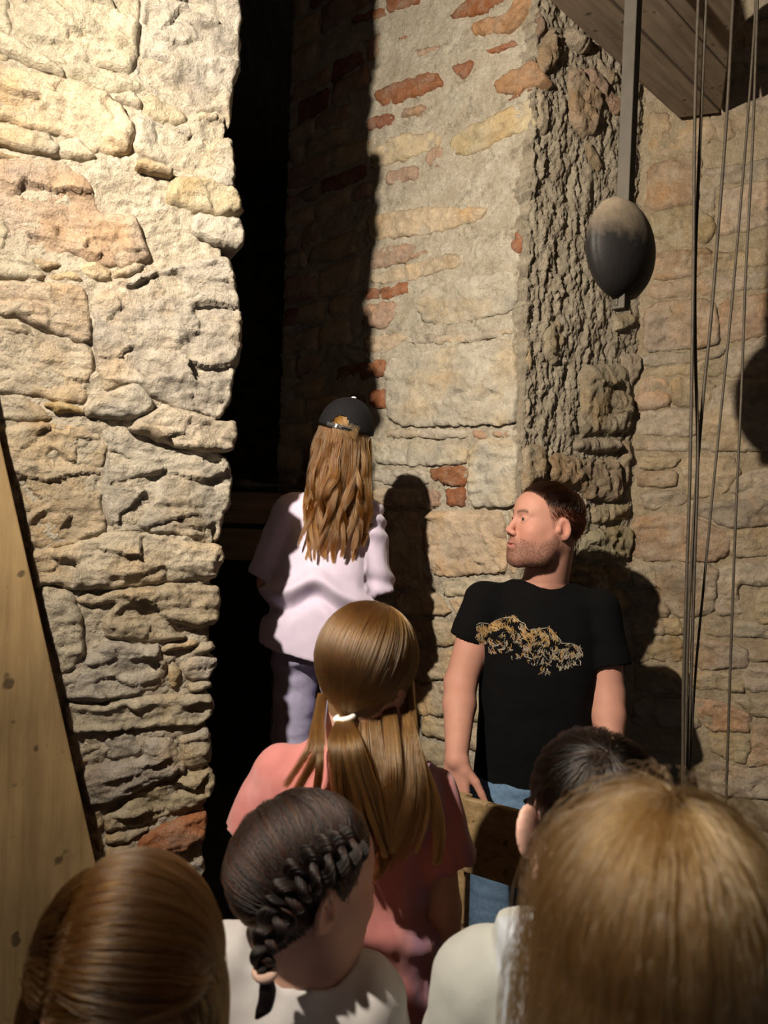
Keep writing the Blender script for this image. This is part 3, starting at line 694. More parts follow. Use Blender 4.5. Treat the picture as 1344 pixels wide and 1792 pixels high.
def tube_mesh(pts, r, nseg=8):
    """verts, quads of a tube through pts (r scalar or list)"""
    P = np.array(pts, float); n = len(P); R = np.full(n, r) if np.isscalar(r) else np.array(r, float)
    T = np.gradient(P, axis=0); T /= np.linalg.norm(T, axis=1)[:, None] + 1e-9
    ref = np.array([0, 0, 1.0]) if abs(T[0][2]) < 0.9 else np.array([1.0, 0, 0])
    N = np.cross(T[0], ref); N /= np.linalg.norm(N); V = []
    for i in range(n):
        N = N - (N @ T[i]) * T[i]; N /= np.linalg.norm(N); B = np.cross(T[i], N)
        for k in range(nseg):
            a = 2 * math.pi * k / nseg; V.append(P[i] + R[i] * (math.cos(a) * N + math.sin(a) * B))
    F = [(i * nseg + k, i * nseg + (k + 1) % nseg, (i + 1) * nseg + (k + 1) % nseg, (i + 1) * nseg + k) for i in range(n - 1) for k in range(nseg)]
    F.append(tuple(reversed(range(nseg)))); F.append(tuple(range((n - 1) * nseg, n * nseg)))
    return np.array(V), F

def spline(ctrl, n):
    """Catmull-Rom through ctrl"""
    C_ = np.array(ctrl, float); m = len(C_)
    if m == 2: return C_[0] + (C_[1] - C_[0]) * np.linspace(0, 1, n)[:, None]
    P = np.vstack([2 * C_[0] - C_[1], C_, 2 * C_[-1] - C_[-2]]); out = []
    for u in np.linspace(0, m - 1 - 1e-9, n):
        i = int(u); t = u - i; p0, p1, p2, p3 = P[i:i + 4]
        out.append(0.5 * (2 * p1 + (p2 - p0) * t + (2 * p0 - 5 * p1 + 4 * p2 - p3) * t * t + (3 * p1 - p0 - 3 * p2 + p3) * t ** 3))
    return np.array(out)

M_LINT = mat_wood('dusty_grey_planks', (0.16, 0.115, 0.08, 1), (0.27, 0.205, 0.145, 1), 0, 1.0, 0.85, -math.radians(45.6))
M_IRON = mat_plain('black_iron', (0.028, 0.026, 0.025), 0.5, 0.5, 0.3, 20, 0.3)
M_ROD = mat_plain('grey_iron_rod', (0.045, 0.037, 0.027), 0.65, 0.1, 0.25, 12, 0.2)
M_CABLE = mat_plain('old_steel_rope', (0.055, 0.043, 0.03), 0.6, 0.3, 0.3, 60, 0.3, 500)
M_BOARD = mat_wood('yellowed_pine_board', (0.22, 0.145, 0.065, 1), (0.32, 0.22, 0.105, 1), 2, 1.0, 0.6)
M_OAK = mat_wood('worn_brown_wood', (0.20, 0.13, 0.06, 1), (0.33, 0.23, 0.12, 1), 0, 1.6, 0.55)
M_OLDBEAM = mat_wood('dark_oak_beam', (0.13, 0.085, 0.06, 1), (0.22, 0.15, 0.10, 1), 0, 1.0, 0.8)

# planks bridging the top of the niche (run at about 44 degrees into the wall)
lint = empty('plank_bridge', (0.72, 2.35, 3.06))
props(lint, 'dusty dark plank bridge over the niche under which the pendulum hangs', 'planks')
U = np.array([0.7, 0.714, 0]); Vv = np.array([0.714, -0.7, 0])
P0 = np.array([0.405, 2.035, 3.06])
def prism(name, poly, z0, z1, mat, parent, bevel):
    n = len(poly); V = [(x, y, z0) for x, y in poly] + [(x, y, z1) for x, y in poly]; L = np.array(parent.location)
    F = [tuple(range(n)), tuple(range(2 * n - 1, n - 1, -1))] + [(i, i + n, (i + 1) % n + n, (i + 1) % n) for i in range(n)]
    o = mesh_obj(name, np.array(V) - L, F, mat, parent, False); m = o.modifiers.new('bevel', 'BEVEL'); m.width = bevel; m.segments = 2; return o
B0, B1 = np.array([0.875, 2.0]), np.array([1.075, 2.54]); BD_ = B1 - B0
def cross2(a, b): return a[0] * b[1] - a[1] * b[0]
def ends_at(p):      # how far along U until the wall face or the cross timber
    uw = ((W_BACK.A - p) @ W_BACK.n - 0.004 + 0.03) / (U @ W_BACK.n)
    ub = cross2(B0 - p[:2], BD_) / cross2(U[:2], BD_); return uw, ub
off = 0.0
for k, wdt in enumerate([0.115, 0.100, 0.125, 0.02]):
    e = []
    for v_ in (off, off + wdt):
        p = P0 + Vv * v_; uw, ub = ends_at(p); e.append((p, uw, ub))
    k0 = (-0.30, -0.30, 0.105, 0.16)[k]
    poly = [(e[0][0] + U * k0)[:2], (e[1][0] + U * k0)[:2], (e[1][0] + U * min(e[1][1], e[1][2]))[:2]]
    if e[0][1] < e[0][2] and e[1][1] > e[1][2]:
        tt = ((W_BACK.A[:2] - B0) @ W_BACK.n[:2] + 0.026) / (BD_ @ W_BACK.n[:2]); poly.append(B0 + BD_ * tt)
    poly.append((e[0][0] + U * min(e[0][1], e[0][2]))[:2])
    prism('plank', [tuple(q) for q in poly], 3.06 + 0.004 * (k % 2), 3.13 + 0.004 * (k % 2), M_LINT, lint, 0.004)
    off += wdt + 0.006
# a dark cross timber on top of the plank ends
bar('cross_timber', (B0[0] - 0.03, B0[1], 3.215), (B1[0] - 0.035, B1[1] - 0.03, 3.215), 0.09, 0.14, M_OLDBEAM, lint, (1, 0, 0), 0.008)

# pendulum: rod and lens shaped bob
BD = 1.76
bob_c = at(1087, 437, BD); rod_b = at(1094, 352, BD); rod_t = at(1112, -80, BD); dirn = rod_t - rod_b
rod_t = rod_b + dirn / dirn[2] * (3.9 - rod_b[2])
pen = empty('pendulum', tuple(bob_c - np.array([0, 0, 0.15])))
props(pen, 'large clock pendulum with black lens shaped bob hanging in the niche', 'pendulum')
sdir = np.array([0.75, -0.66, 0])
bar('rod', rod_b - dirn / np.linalg.norm(dirn) * 0.25, rod_t, 0.0305, 0.0305, M_ROD, pen, sdir, 0.002)
def lens():
    V, F = [], []; nr, na = 14, 64; R_, T_ = 0.1125, 0.0525
    def prof(r):
        x = r / R_; return T_ * (1 - x * x) ** 0.62
    for sgn in (-1, 1):
        for i in range(nr):
            r = R_ * math.sin(0.5 * math.pi * i / nr)
            for k in range(na):
                a = 2 * math.pi * k / na; V.append((r * math.cos(a), sgn * (prof(r) + 0.006), r * math.sin(a)))
    for k in range(na):
        a = 2 * math.pi * k / na; V.append((1.03 * R_ * math.cos(a), -0.006, 1.03 * R_ * math.sin(a)))
    for k in range(na):
        a = 2 * math.pi * k / na; V.append((1.03 * R_ * math.cos(a), 0.006, 1.03 * R_ * math.sin(a)))
    o0, o1, r0, r1 = 0, nr * na, 2 * nr * na, 2 * nr * na + na
    for i in range(nr - 1):
        for k in range(na):
            k2 = (k + 1) % na
            F.append((o0 + i * na + k, o0 + i * na + k2, o0 + (i + 1) * na + k2, o0 + (i + 1) * na + k))
            F.append((o1 + i * na + k2, o1 + i * na + k, o1 + (i + 1) * na + k, o1 + (i + 1) * na + k2))
    for k in range(na):
        k2 = (k + 1) % na
        F.append((o0 + (nr - 1) * na + k, o0 + (nr - 1) * na + k2, r0 + k2, r0 + k))
        F.append((r0 + k, r0 + k2, r1 + k2, r1 + k))
        F.append((r1 + k, r1 + k2, o1 + (nr - 1) * na + k2, o1 + (nr - 1) * na + k))
    return V, F
def mat_bob():   # black iron under settled pale dust on the upper half
    q = NT('dusty_bob_iron'); g = q.n('ShaderNodeTexCoord'); sp = q.n('ShaderNodeSeparateXYZ'); q.l(g.outputs['Object'], sp.inputs[0])
    n = q.noise(28, 6, 0.65, q.objcoords()); ad = q.n('ShaderNodeMath', operation='MULTIPLY_ADD'); ad.inputs[1].default_value = 0.10
    q.l(n, ad.inputs[0]); q.l(sp.outputs[2], ad.inputs[2])
    f = q.ramp(ad.outputs[0], [(0.045, 0.0), (0.155, 1.0)])
    c = q.mix(f, (0.014, 0.0125, 0.012, 1), (0.23, 0.18, 0.125, 1)); q.l(c, q.p.inputs['Base Color'])
    q.l(q.ramp(f, [(0, 0.58), (1, 0.95)]), q.p.inputs['Roughness']); q.p.inputs['Specular IOR Level'].default_value = 0.25
    q.l(q.bump(n, 0.25, 0.006), q.p.inputs['Normal']); return q.m
v, f = lens()
bob = mesh_obj('bob', v, f, mat_bob(), pen); bob.location = bob_c - np.array(pen.location)
bob.rotation_euler = (0, math.radians(1.8), math.radians(40))
nb = rod_b - dirn / np.linalg.norm(dirn) * 0.262
v, f = box_verts((0, 0, 0), 0.020, 0.020, 0.022); nut = mesh_obj('adjusting_nut', v, f, M_ROD, pen, False)
nut.location = at(1079, 529, BD) - np.array(pen.location); nut.rotation_euler = (0, 0, 0.6)
md = nut.modifiers.new('bevel', 'BEVEL'); md.width = 0.003; md.segments = 2

# hanging cables
CAB = [
 ('cable', [(1224,-60),(1222,0),(1216,200),(1213,500),(1208,800),(1202,1000),(1196,1200),(1195,1345)], 1.735, 0.0039, 'dark hanging cable nearest the pendulum, straight all the way down'),
 ('cable', [(1238,-60),(1236,0),(1227,200),(1217,450),(1217,620),(1221,800),(1215,1000),(1209,1200),(1203,1345)], 1.75, 0.0039, 'hanging cable that bows around its leftmost neighbour halfway down'),
 ('cable', [(1287,-60),(1283,0),(1272,200),(1257,400),(1245,550),(1232,680),(1222,800),(1210,980),(1204,1120),(1199,1345)], 1.765, 0.0039, 'middle hanging cable slanting down to meet the left pair'),
 ('cable', [(1325,-60),(1320,50),(1306,239),(1284,496),(1269,650),(1249,844),(1232,1020),(1218,1167),(1206,1345)], 1.78, 0.0031, 'thin hanging cable slanting between the left bundle and the far right one'),
 ('cable', [(1331,-60),(1326,0),(1317,250),(1305,480),(1302,560),(1297,700),(1290,850),(1284,1000),(1277,1200),(1271,1390)], 1.735, 0.0031, 'thin cable hanging alone farthest right in front of the back wall'),
]
for nm, pts, d, r, lab in CAB:
    W_ = [at(x, y, d) for x, y in pts]
    t = W_[0] - W_[1]; top = W_[0] + t / t[2] * (3.91 - W_[0][2])
    t = W_[-1] - W_[-2]; bot = W_[-1] + t / t[2] * (0.0 - W_[-1][2]) * 1.0
    bot[2] = 0.0
    C_ = spline([top] + W_ + [bot], 120)
    V, F = tube_mesh(C_ - bot, r, 8)
    o = mesh_obj(nm, V, F, M_CABLE); o.location = bot
    props(o, lab, 'cable', 'steel cables hanging on the right')

# leaning board on the left
bd = empty('leaning_board', (-0.55, 1.48, 0.0))
props(bd, 'yellowish wide wooden board leaning against the pale stone pier', 'board')
eT = at(0, 770, 1.497); eB = at(165, 1500, 1.565); dd = (eB - eT); dd /= np.linalg.norm(dd)
e0 = eT - dd * 0.55; e1 = eB + dd * (eB[2] - 0.012) / -dd[2]
wid = np.array([-0.905, -0.425, 0]); wid = wid - (wid @ dd) * dd; wid /= np.linalg.norm(wid)
nrm = np.cross(dd, wid); nrm = nrm / np.linalg.norm(nrm); nrm = nrm if nrm[1] > 0 else -nrm
W0 = 0.50
vv = [e + wid * w_ + nrm * q for e in (e1, e0) for q in (0.0, 0.022) for w_ in (W0, 0.0)]
zmin = min(p[2] for p in vv)
vv = [p - np.array([0, 0, 0]) for p in vv]
for i in range(4): vv[i] = vv[i] + dd * (vv[i][2] - 0.002) / -dd[2]
bb = box_bm([p - np.array(bd.location) for p in vv], M_BOARD, 'panel', bd, 0.003)

# wooden chair whose back is turned to us
ca = at(812, 1393, 1.80); cb_ = at(935, 1420, 1.705)
wv_ = cb_ - ca; wv_[2] = 0; wv_ /= np.linalg.norm(wv_)
aw = np.array([-wv_[1], wv_[0], 0]); aw = aw if aw[1] > 0 else -aw      # away from the viewer
chw = 0.40; ztop = ca[2]
base = np.array([ca[0], ca[1], 0.0])
mid = base + wv_ * chw / 2
chair = empty('wooden_chair', tuple(mid + aw * 0.15))
props(chair, 'worn brown wooden chair with solid backrest in front of the man', 'chair')
for sx in (0.0, 1.0):
    p = base + wv_ * (chw * sx + (-0.012 if sx == 0 else 0.012)) + aw * 0.026
    bar('back_post', p + np.array([0, 0, 0.0]), p + np.array([0, 0, ztop - 0.006]), 0.032, 0.032, M_OAK, chair, wv_, 0.004)
zb = ztop - 0.172
bv = [base + wv_ * (chw * i) + aw * (j * 0.018 - 0.010) + np.array([0, 0, z]) for z in (zb, ztop) for j in (0, 1) for i in (0, 1)]
box_bm([p - np.array(chair.location) for p in bv], M_OAK, 'backrest', chair, 0.004)
sv = [base + wv_ * (chw * i) + aw * (0.045 + j * 0.20) + np.array([0, 0, z]) for z in (0.445, 0.47) for j in (0, 1) for i in (0, 1)]
box_bm([p - np.array(chair.location) for p in sv], M_OAK, 'seat', chair, 0.006)
for sx in (0.04, 0.96):
    p = base + wv_ * (chw * sx) + aw * 0.225
    bar('front_leg', p, p + np.array([0, 0, 0.447]), 0.034, 0.034, M_OAK, chair, wv_, 0.004)
    p2 = base + wv_ * (chw * sx) + aw * 0.03 + np.array([0, 0, 0.2]); p3 = p + np.array([0, 0, 0.2])
    bar('stretcher', p2, p3, 0.022, 0.022, M_OAK, chair, (0, 0, 1), 0.003)
bar('crest_rail', base + aw * 0.026 + np.array([0, 0, 0.62]), base + wv_ * chw + aw * 0.026 + np.array([0, 0, 0.62]), 0.05, 0.018, M_OAK, chair, (0, 0, 1), 0.003)

# the unlit passage: timber barrier, iron shaft, steps under the girl
def beam_obj(nm, c, s, mat, lab, cat):
    e = empty(nm, (c[0], c[1], c[2] - s[2] / 2)); props(e, lab, cat)
    return e
bar_ = empty('timber_barrier', (-0.58, 3.02, 0.68)); props(bar_, 'dim timber barrier of two heavy boards in the dark passage', 'barrier')
for z, h_ in ((1.700, 0.125), (1.555, 0.125)):
    bar('rail_board', (-0.98, 3.02, z), (-0.32, 3.02, z), h_, 0.05, M_OLDBEAM, bar_, (0, 0, 1), 0.006)
for x in (-0.93, -0.36):
    bar('post', (x, 3.075, 0.0), (x, 3.075, 1.78), 0.07, 0.06, M_OLDBEAM, bar_, (1, 0, 0), 0.006)
sh = empty('iron_shaft', (-0.62, 2.98, 1.775)); props(sh, 'thin grey iron shaft lying along the top of the timber barrier', 'shaft')
V, F = tube_mesh([(-0.34, 0, 0.014), (0.30, 0, 0.014)], 0.011, 14); mesh_obj('shaft_rod', V, F, M_ROD, sh)
V, F = tube_mesh([(0.03, 0, 0.016), (0.10, 0, 0.016)], 0.019, 16); mesh_obj('coupling_sleeve', V, F, M_ROD, sh)
V, F = tube_mesh([(0.16, -0.015, 0.035), (0.26, -0.015, 0.035)], 0.006, 10); mesh_obj('lever', V, F, M_ROD, sh)

stp = empty('stone_steps', (-0.22, 2.2, 0)); props(stp, 'dark stone steps the girl in the black cap stands on', 'steps')
M_STEP = mat_mortar('step_stone', (0.20, 0.165, 0.125, 1), (0.28, 0.235, 0.18, 1), 0.7)
STEP_Z = 0.66
for k in range(4):
    z1_ = STEP_Z * (k + 1) / 4; y0_ = 1.80 + 0.0
    x0_, x1_ = -0.42 + 0.0, 0.14
    yy = 1.64 + 0.12 * k if k < 3 else 1.96
    v, f = box_verts(((-0.34 + 0.13) / 2 - 0.0, (yy + 2.42) / 2, z1_ - STEP_Z / 8), 0.47, 2.42 - yy, STEP_Z / 4)
    o = mesh_obj('step', np.array(v) - np.array([-0.22, 2.2, 0]), f, M_STEP, stp, False)
    md = o.modifiers.new('bevel', 'BEVEL'); md.width = 0.012; md.segments = 2
# ------------------------------------------------------------------ people: signed distance modelling
class SDF:
    def __init__(self, xs, ys, zs):
        self.x, self.y, self.z = [np.asarray(a, np.float32) for a in (xs, ys, zs)]
        self.F = np.full((len(xs), len(ys), len(zs)), 0.2, np.float32)
    def sub(self, lo, hi):
        sl = []
        for a, l, h in ((self.x, lo[0], hi[0]), (self.y, lo[1], hi[1]), (self.z, lo[2], hi[2])):
            i = int(np.searchsorted(a, l)); j = int(np.searchsorted(a, h)); sl.append(slice(max(i - 1, 0), min(j + 1, len(a))))
        X = self.x[sl[0]][:, None, None]; Y = self.y[sl[1]][None, :, None]; Z = self.z[sl[2]][None, None, :]
        return tuple(sl), X, Y, Z
    def put(self, sl, d, k, op):
        f = self.F[sl]
        if f.size == 0: return
        if op == 'add':
            if k > 0:
                h = np.clip(0.5 + 0.5 * (d - f) / k, 0, 1); self.F[sl] = d * (1 - h) + f * h - k * h * (1 - h)
            else: self.F[sl] = np.minimum(f, d)
        else:   # subtract
            d = -d
            if k > 0:
                h = np.clip(0.5 - 0.5 * (d - f) / k, 0, 1); self.F[sl] = d * (1 - h) + f * h + k * h * (1 - h)
            else: self.F[sl] = np.maximum(f, d)
    def ell(self, c, r, R=None, k=0.01, op='add'):
        c = np.asarray(c, float); r = np.asarray(r, float); m = (r.max() if R is not None else r) + k * 2 + 0.012
        sl, X, Y, Z = self.sub(c - m, c + m)
        if self.F[sl].size == 0: return
        X, Y, Z = X - c[0], Y - c[1], Z - c[2]
        if R is not None:
            X, Y, Z = [X * R[0, i] + Y * R[1, i] + Z * R[2, i] for i in range(3)]
        k0 = np.sqrt((X / r[0]) ** 2 + (Y / r[1]) ** 2 + (Z / r[2]) ** 2)
        k1 = np.sqrt((X / r[0] ** 2) ** 2 + (Y / r[1] ** 2) ** 2 + (Z / r[2] ** 2) ** 2) + 1e-9
        self.put(sl, (k0 * (k0 - 1) / k1).astype(np.float32), k, op)
    def cap(self, a, b, ra, rb, k=0.01, op='add', cut=None):
        a = np.asarray(a, float); b = np.asarray(b, float); m = max(ra, rb) + k * 2 + 0.012
        sl, X, Y, Z = self.sub(np.minimum(a, b) - m, np.maximum(a, b) + m)
        d = b - a; L = d @ d + 1e-12; X, Y, Z = X - a[0], Y - a[1], Z - a[2]
        tt = (X * d[0] + Y * d[1] + Z * d[2]) / L; t = np.clip(tt, 0, 1)
        D = np.sqrt((X - t * d[0]) ** 2 + (Y - t * d[1]) ** 2 + (Z - t * d[2]) ** 2) - (ra + (rb - ra) * t)
        if cut is not None: D = np.maximum(D, (tt - cut) * math.sqrt(L))     # flat end
        self.put(sl, D.astype(np.float32), k, op)
    def chain(self, pts, rs, k=0.01, op='add'):
        for i in range(len(pts) - 1): self.cap(pts[i], pts[i + 1], rs[i], rs[i + 1], k, op)
    def loft(self, rows, k=0.01, op='add', power=2.3, zpad=0.0):
        """rows: (z, cx, cy, rx, ry), a trunk of oval sections"""
        rows = sorted(rows); A = np.array(rows, float); zz = self.z
        P = [np.interp(zz, A[:, 0], A[:, j]).astype(np.float32)[None, None, :] for j in range(1, 5)]
        lo = (min(A[:, 1] - A[:, 3]) - 0.06, min(A[:, 2] - A[:, 4]) - 0.06, A[0, 0] - 0.05); hi = (max(A[:, 1] + A[:, 3]) + 0.06, max(A[:, 2] + A[:, 4]) + 0.06, A[-1, 0] + 0.05)
        sl, X, Y, Z = self.sub(lo, hi)
        cx, cy, rx, ry = [p[:, :, sl[2]] for p in P]
        u, v = np.abs(X - cx) / rx, np.abs(Y - cy) / ry
        q = (u ** power + v ** power) ** (1 / power)
        d = (q - 1) * np.minimum(rx, ry) * 0.9
        d = np.maximum(d, np.maximum(A[0, 0] - Z, Z - A[-1, 0]))
        self.put(sl, d.astype(np.float32), k, op)
    def plane(self, p, n, lo=None, hi=None, k=0.0):
        """cut away the side the normal n points to"""
        lo = lo if lo is not None else (-9, -9, -9); hi = hi if hi is not None else (9, 9, 9)
        sl, X, Y, Z = self.sub(lo, hi); n = np.asarray(n, float) / np.linalg.norm(n)
        d = (X - p[0]) * n[0] + (Y - p[1]) * n[1] + (Z - p[2]) * n[2]
        self.put(sl, (-d + 0 * self.F[sl]).astype(np.float32), k, 'sub')
    def mesh(self):
        F = self.F; F[0], F[-1] = 0.1, 0.1; F[:, 0], F[:, -1] = 0.1, 0.1; F[:, :, 0], F[:, :, -1] = 0.1, 0.1
        I = F < 0
        nx, ny, nz = F.shape
        any_ = np.zeros((nx - 1, ny - 1, nz - 1), np.int8)
        for dx in (0, 1):
            for dy in (0, 1):
                for dz in (0, 1): any_ += I[dx:nx - 1 + dx, dy:ny - 1 + dy, dz:nz - 1 + dz]
        mix = (any_ > 0) & (any_ < 8)
        ci = np.argwhere(mix); N = len(ci)
        idx = np.full(mix.shape, -1, np.int32); idx[tuple(ci.T)] = np.arange(N)
        acc = np.zeros((N, 3)); cnt = np.zeros(N)
        co = [self.x, self.y, self.z]
        for ax in range(3):
            o1, o2 = [a for a in range(3) if a != ax]
            for i in (0, 1):
                for j in (0, 1):
                    a = ci.copy(); a[:, o1] += i; a[:, o2] += j; b = a.copy(); b[:, ax] += 1
                    fa = F[tuple(a.T)]; fb = F[tuple(b.T)]; m = (fa < 0) != (fb < 0)
                    t = fa[m] / (fa[m] - fb[m]); p = np.stack([co[q][a[m, q]] for q in range(3)], 1).astype(float)
                    p[:, ax] += t * (co[ax][b[m, ax]] - co[ax][a[m, ax]]); acc[m] += p; cnt[m] += 1
        V = acc / cnt[:, None]; Q = []
        for ax in range(3):
            o1, o2 = (ax + 1) % 3, (ax + 2) % 3
            A = [slice(None)] * 3; B = [slice(None)] * 3; A[ax] = slice(0, -1); B[ax] = slice(1, None)
            s = I[tuple(A)] != I[tuple(B)]; e = np.argwhere(s)
            e = e[(e[:, o1] > 0) & (e[:, o2] > 0)]
            ins = I[tuple(e.T)]
            c = []
            for d1, d2 in ((-1, -1), (0, -1), (0, 0), (-1, 0)):
                w = e.copy(); w[:, o1] += d1; w[:, o2] += d2; c.append(idx[tuple(w.T)])
            q = np.stack(c, 1); q[~ins] = q[~ins][:, ::-1]; Q.append(q)
        Q = np.vstack(Q); Q = Q[(Q >= 0).all(1)]
        return V, Q

def grid(lo, hi, d): return np.arange(lo, hi + d, d)

def rot(yaw=0, pitch=0, roll=0):
    """head/body frame: yaw turns right-handed about z, pitch up is positive, roll tips to the right shoulder"""
    return np.array((Matrix.Rotation(yaw, 3, 'Z') @ Matrix.Rotation(pitch, 3, 'X') @ Matrix.Rotation(roll, 3, 'Y')))

def add_head(S_, o, R, s, fine=False, jaw=1.0, ears=1.0):
    o = np.asarray(o, float)
    T = lambda p: o + R @ (np.asarray(p, float) * s)
    E = lambda c, r, k, op='add', R2=None: S_.ell(T(c), np.array(r) * s, R if R2 is None else R @ R2, k * s, op)
    C = lambda a, b, ra, rb, k, op='add': S_.cap(T(a), T(b), ra * s, rb * s, k * s, op)
    E((0, -.014, .034), (.0765, .097, .087), .01)
    E((0, .028, -.022), (.062, .064, .086), .03)
    E((0, .052, .045), (.056, .045, .045), .03)
    E((0, .073, -.098 * jaw), (.023, .024, .021), .025)
    for sx in (-1, 1):
        E((sx * .036, .032, -.052), (.026, .044, .045), .04)
        C((sx * .052, -.002, -.048), (sx * .043, .022, -.084 * jaw), .016, .016, .04)
        C((sx * .043, .022, -.084 * jaw), (sx * .014, .070, -.104 * jaw), .016, .017, .035)
        E((sx * .042, .058, -.022), (.022, .026, .020), .025)
        C((sx * .010, .088, .026), (sx * .040, .076, .027), .0085, .0085, .014)
        E((sx * .0315, .094, .007), (.0165, .015, .0095), .008, 'sub')
        E((sx * .0315, .0800, .006), (.0165, .0145, .0135), .005)
        E((sx * .0315, .0985, .0055), (.0132, .0125, .0052), .002, 'sub')
    C((0, .090, .018), (0, .110, -.026), .0075, .0095, .012)
    E((0, .1125, -.030), (.0105, .0095, .0085), .008)
    for sx in (-1, 1):
        E((sx * .0125, .103, -.036), (.0075, .010, .0075), .007)
        if fine: E((sx * .006, .108, -.0425), (.0035, .0055, .003), .002, 'sub')
    E((0, .088, -.068), (.030, .014, .022), .015)
    C((-.019, .0935, -.0625), (.019, .0935, -.0625), .0055, .0055, .007); E((0, .1005, -.062), (.012, .006, .005), .006)
    C((-.016, .0935, -.0755), (.016, .0935, -.0755), .0065, .0065, .007); E((0, .099, -.0755), (.012, .006, .006), .006)
    C((-.019, .1000, -.0690), (.019, .1000, -.0690), .0030 if fine else .002, .0030 if fine else .002, .003, 'sub')
    for sx in (-1, 1):      # ears
        tilt = np.array(Matrix.Rotation(math.radians(-12), 3, 'X')) @ np.array(Matrix.Rotation(math.radians(sx * 24 * ears), 3, 'Z'))
        c = np.array((sx * (.075 + .006 * ears), -.016, -.004))
        if ears > 1.5:      # seen from behind: a full standing ear
            E(c + np.array((sx * .006, 0, 0)), (.0085, .0235, .0360), .006, 'add', tilt); continue
        E(c, (.0075, .0205, .0325), .005, 'add', tilt)
        E(c + np.array((sx * .0075, .001, .004)), (.0065, .0125, .0205), .004, 'sub', tilt)
        E(c + np.array((sx * .001, .014, -.006)), (.005, .006, .008), .004, 'add', tilt)
        C(c + np.array((sx * .002, -.008, .012)), c + np.array((sx * .002, -.010, -.012)), .0028, .0028, .004)

def hairline(L, style='full'):
    y, z = L[:, 1], L[:, 2]
    if style == 'short_man':
        zl = np.interp(y, [-.12, -.075, -.05, -.028, -.004, .012, .030, .045, .070, .10], [-.075, -.072, -.06, -.03, .018, -.012, .030, .068, .086, .094])
    else:
        zl = np.interp(y, [-.12, -.075, -.05, -.02, .0, .018, .035, .05, .075, .10], [-.085, -.08, -.06, -.02, .02, .0, .02, .045, .068, .078])
    ear = (np.abs(L[:, 0]) > .0785) & (np.abs(L[:, 1] + .012) < .04) & (L[:, 2] < .045)
    return (z > zl) & ~ear

def body_sdf(sp):
    """one continuous skin: head, neck, trunk, arms with hands, legs, feet. All joints in the person's own frame (front = +y)"""
    J = sp['J']; H = sp['H']; g = sp.get('res', 0.0048); hr = sp.get('hres', 0.0036); br = sp.get('bres', 0.0085)
    xs = [p[0] for p in J.values()]; ys = [p[1] for p in J.values()]
    ho = J['head']; s = sp['s']
    zcut = ho[2] - 0.19 * s / 0.9
    zs = np.concatenate([np.arange(-0.02, zcut, br), np.arange(zcut, ho[2] + 0.15, hr)])
    S_ = SDF(grid(min(xs) - .13, max(xs) + .13, g), grid(min(ys) - .16, max(ys) + .17, g), zs)
    add_head(S_, ho, sp['R'], s, sp.get('fine', False), sp.get('jaw', 1), sp.get('ears', 1))
    nb = np.array(J['neck']); R = sp['R']; k = H / 1.8
    T = lambda p: np.array(ho) + R @ (np.array(p) * s)
    nr = sp.get('neck_r', .056 * s)
    S_.cap(T((0, -.030, -.045)), nb, nr, nr * 1.08, .02 * k)
    S_.loft(sp['trunk'], .02)
    tr = sp['trunk']
    for q in ('l', 'r'):
        sh, el, wr = [np.array(J[n + q]) for n in ('sh', 'el', 'wr')]
        ra = sp.get('arm', (.050 * k, .040 * k, .037 * k, .027 * k))
        S_.cap(nb + np.array((0, 0, -.035)), sh, ra[0] * .72, ra[0] * .92, .035 * k)
        S_.cap(sh, el, ra[0], ra[1], .015 * k); fm = el + (wr - el) * .3
        S_.cap(el, fm, ra[1], ra[2] * 1.06, .012 * k); S_.cap(fm, wr, ra[2] * 1.06, ra[3], .012 * k)
        add_hand(S_, sp, q, k)
        hp, kn, an = [np.array(J[n + q]) for n in ('hp', 'kn', 'an')]
        S_.cap(hp, kn, .078 * k, .055 * k, .03 * k); c2 = kn + (an - kn) * .3
        S_.cap(kn, c2, .052 * k, .056 * k, .02 * k); S_.cap(c2, an, .056 * k, .036 * k, .02 * k)
        S_.ell(an + np.array((0, .055 * k, -.045 * k)), (.042 * k, .115 * k, .036 * k), None, .03 * k)
    return S_

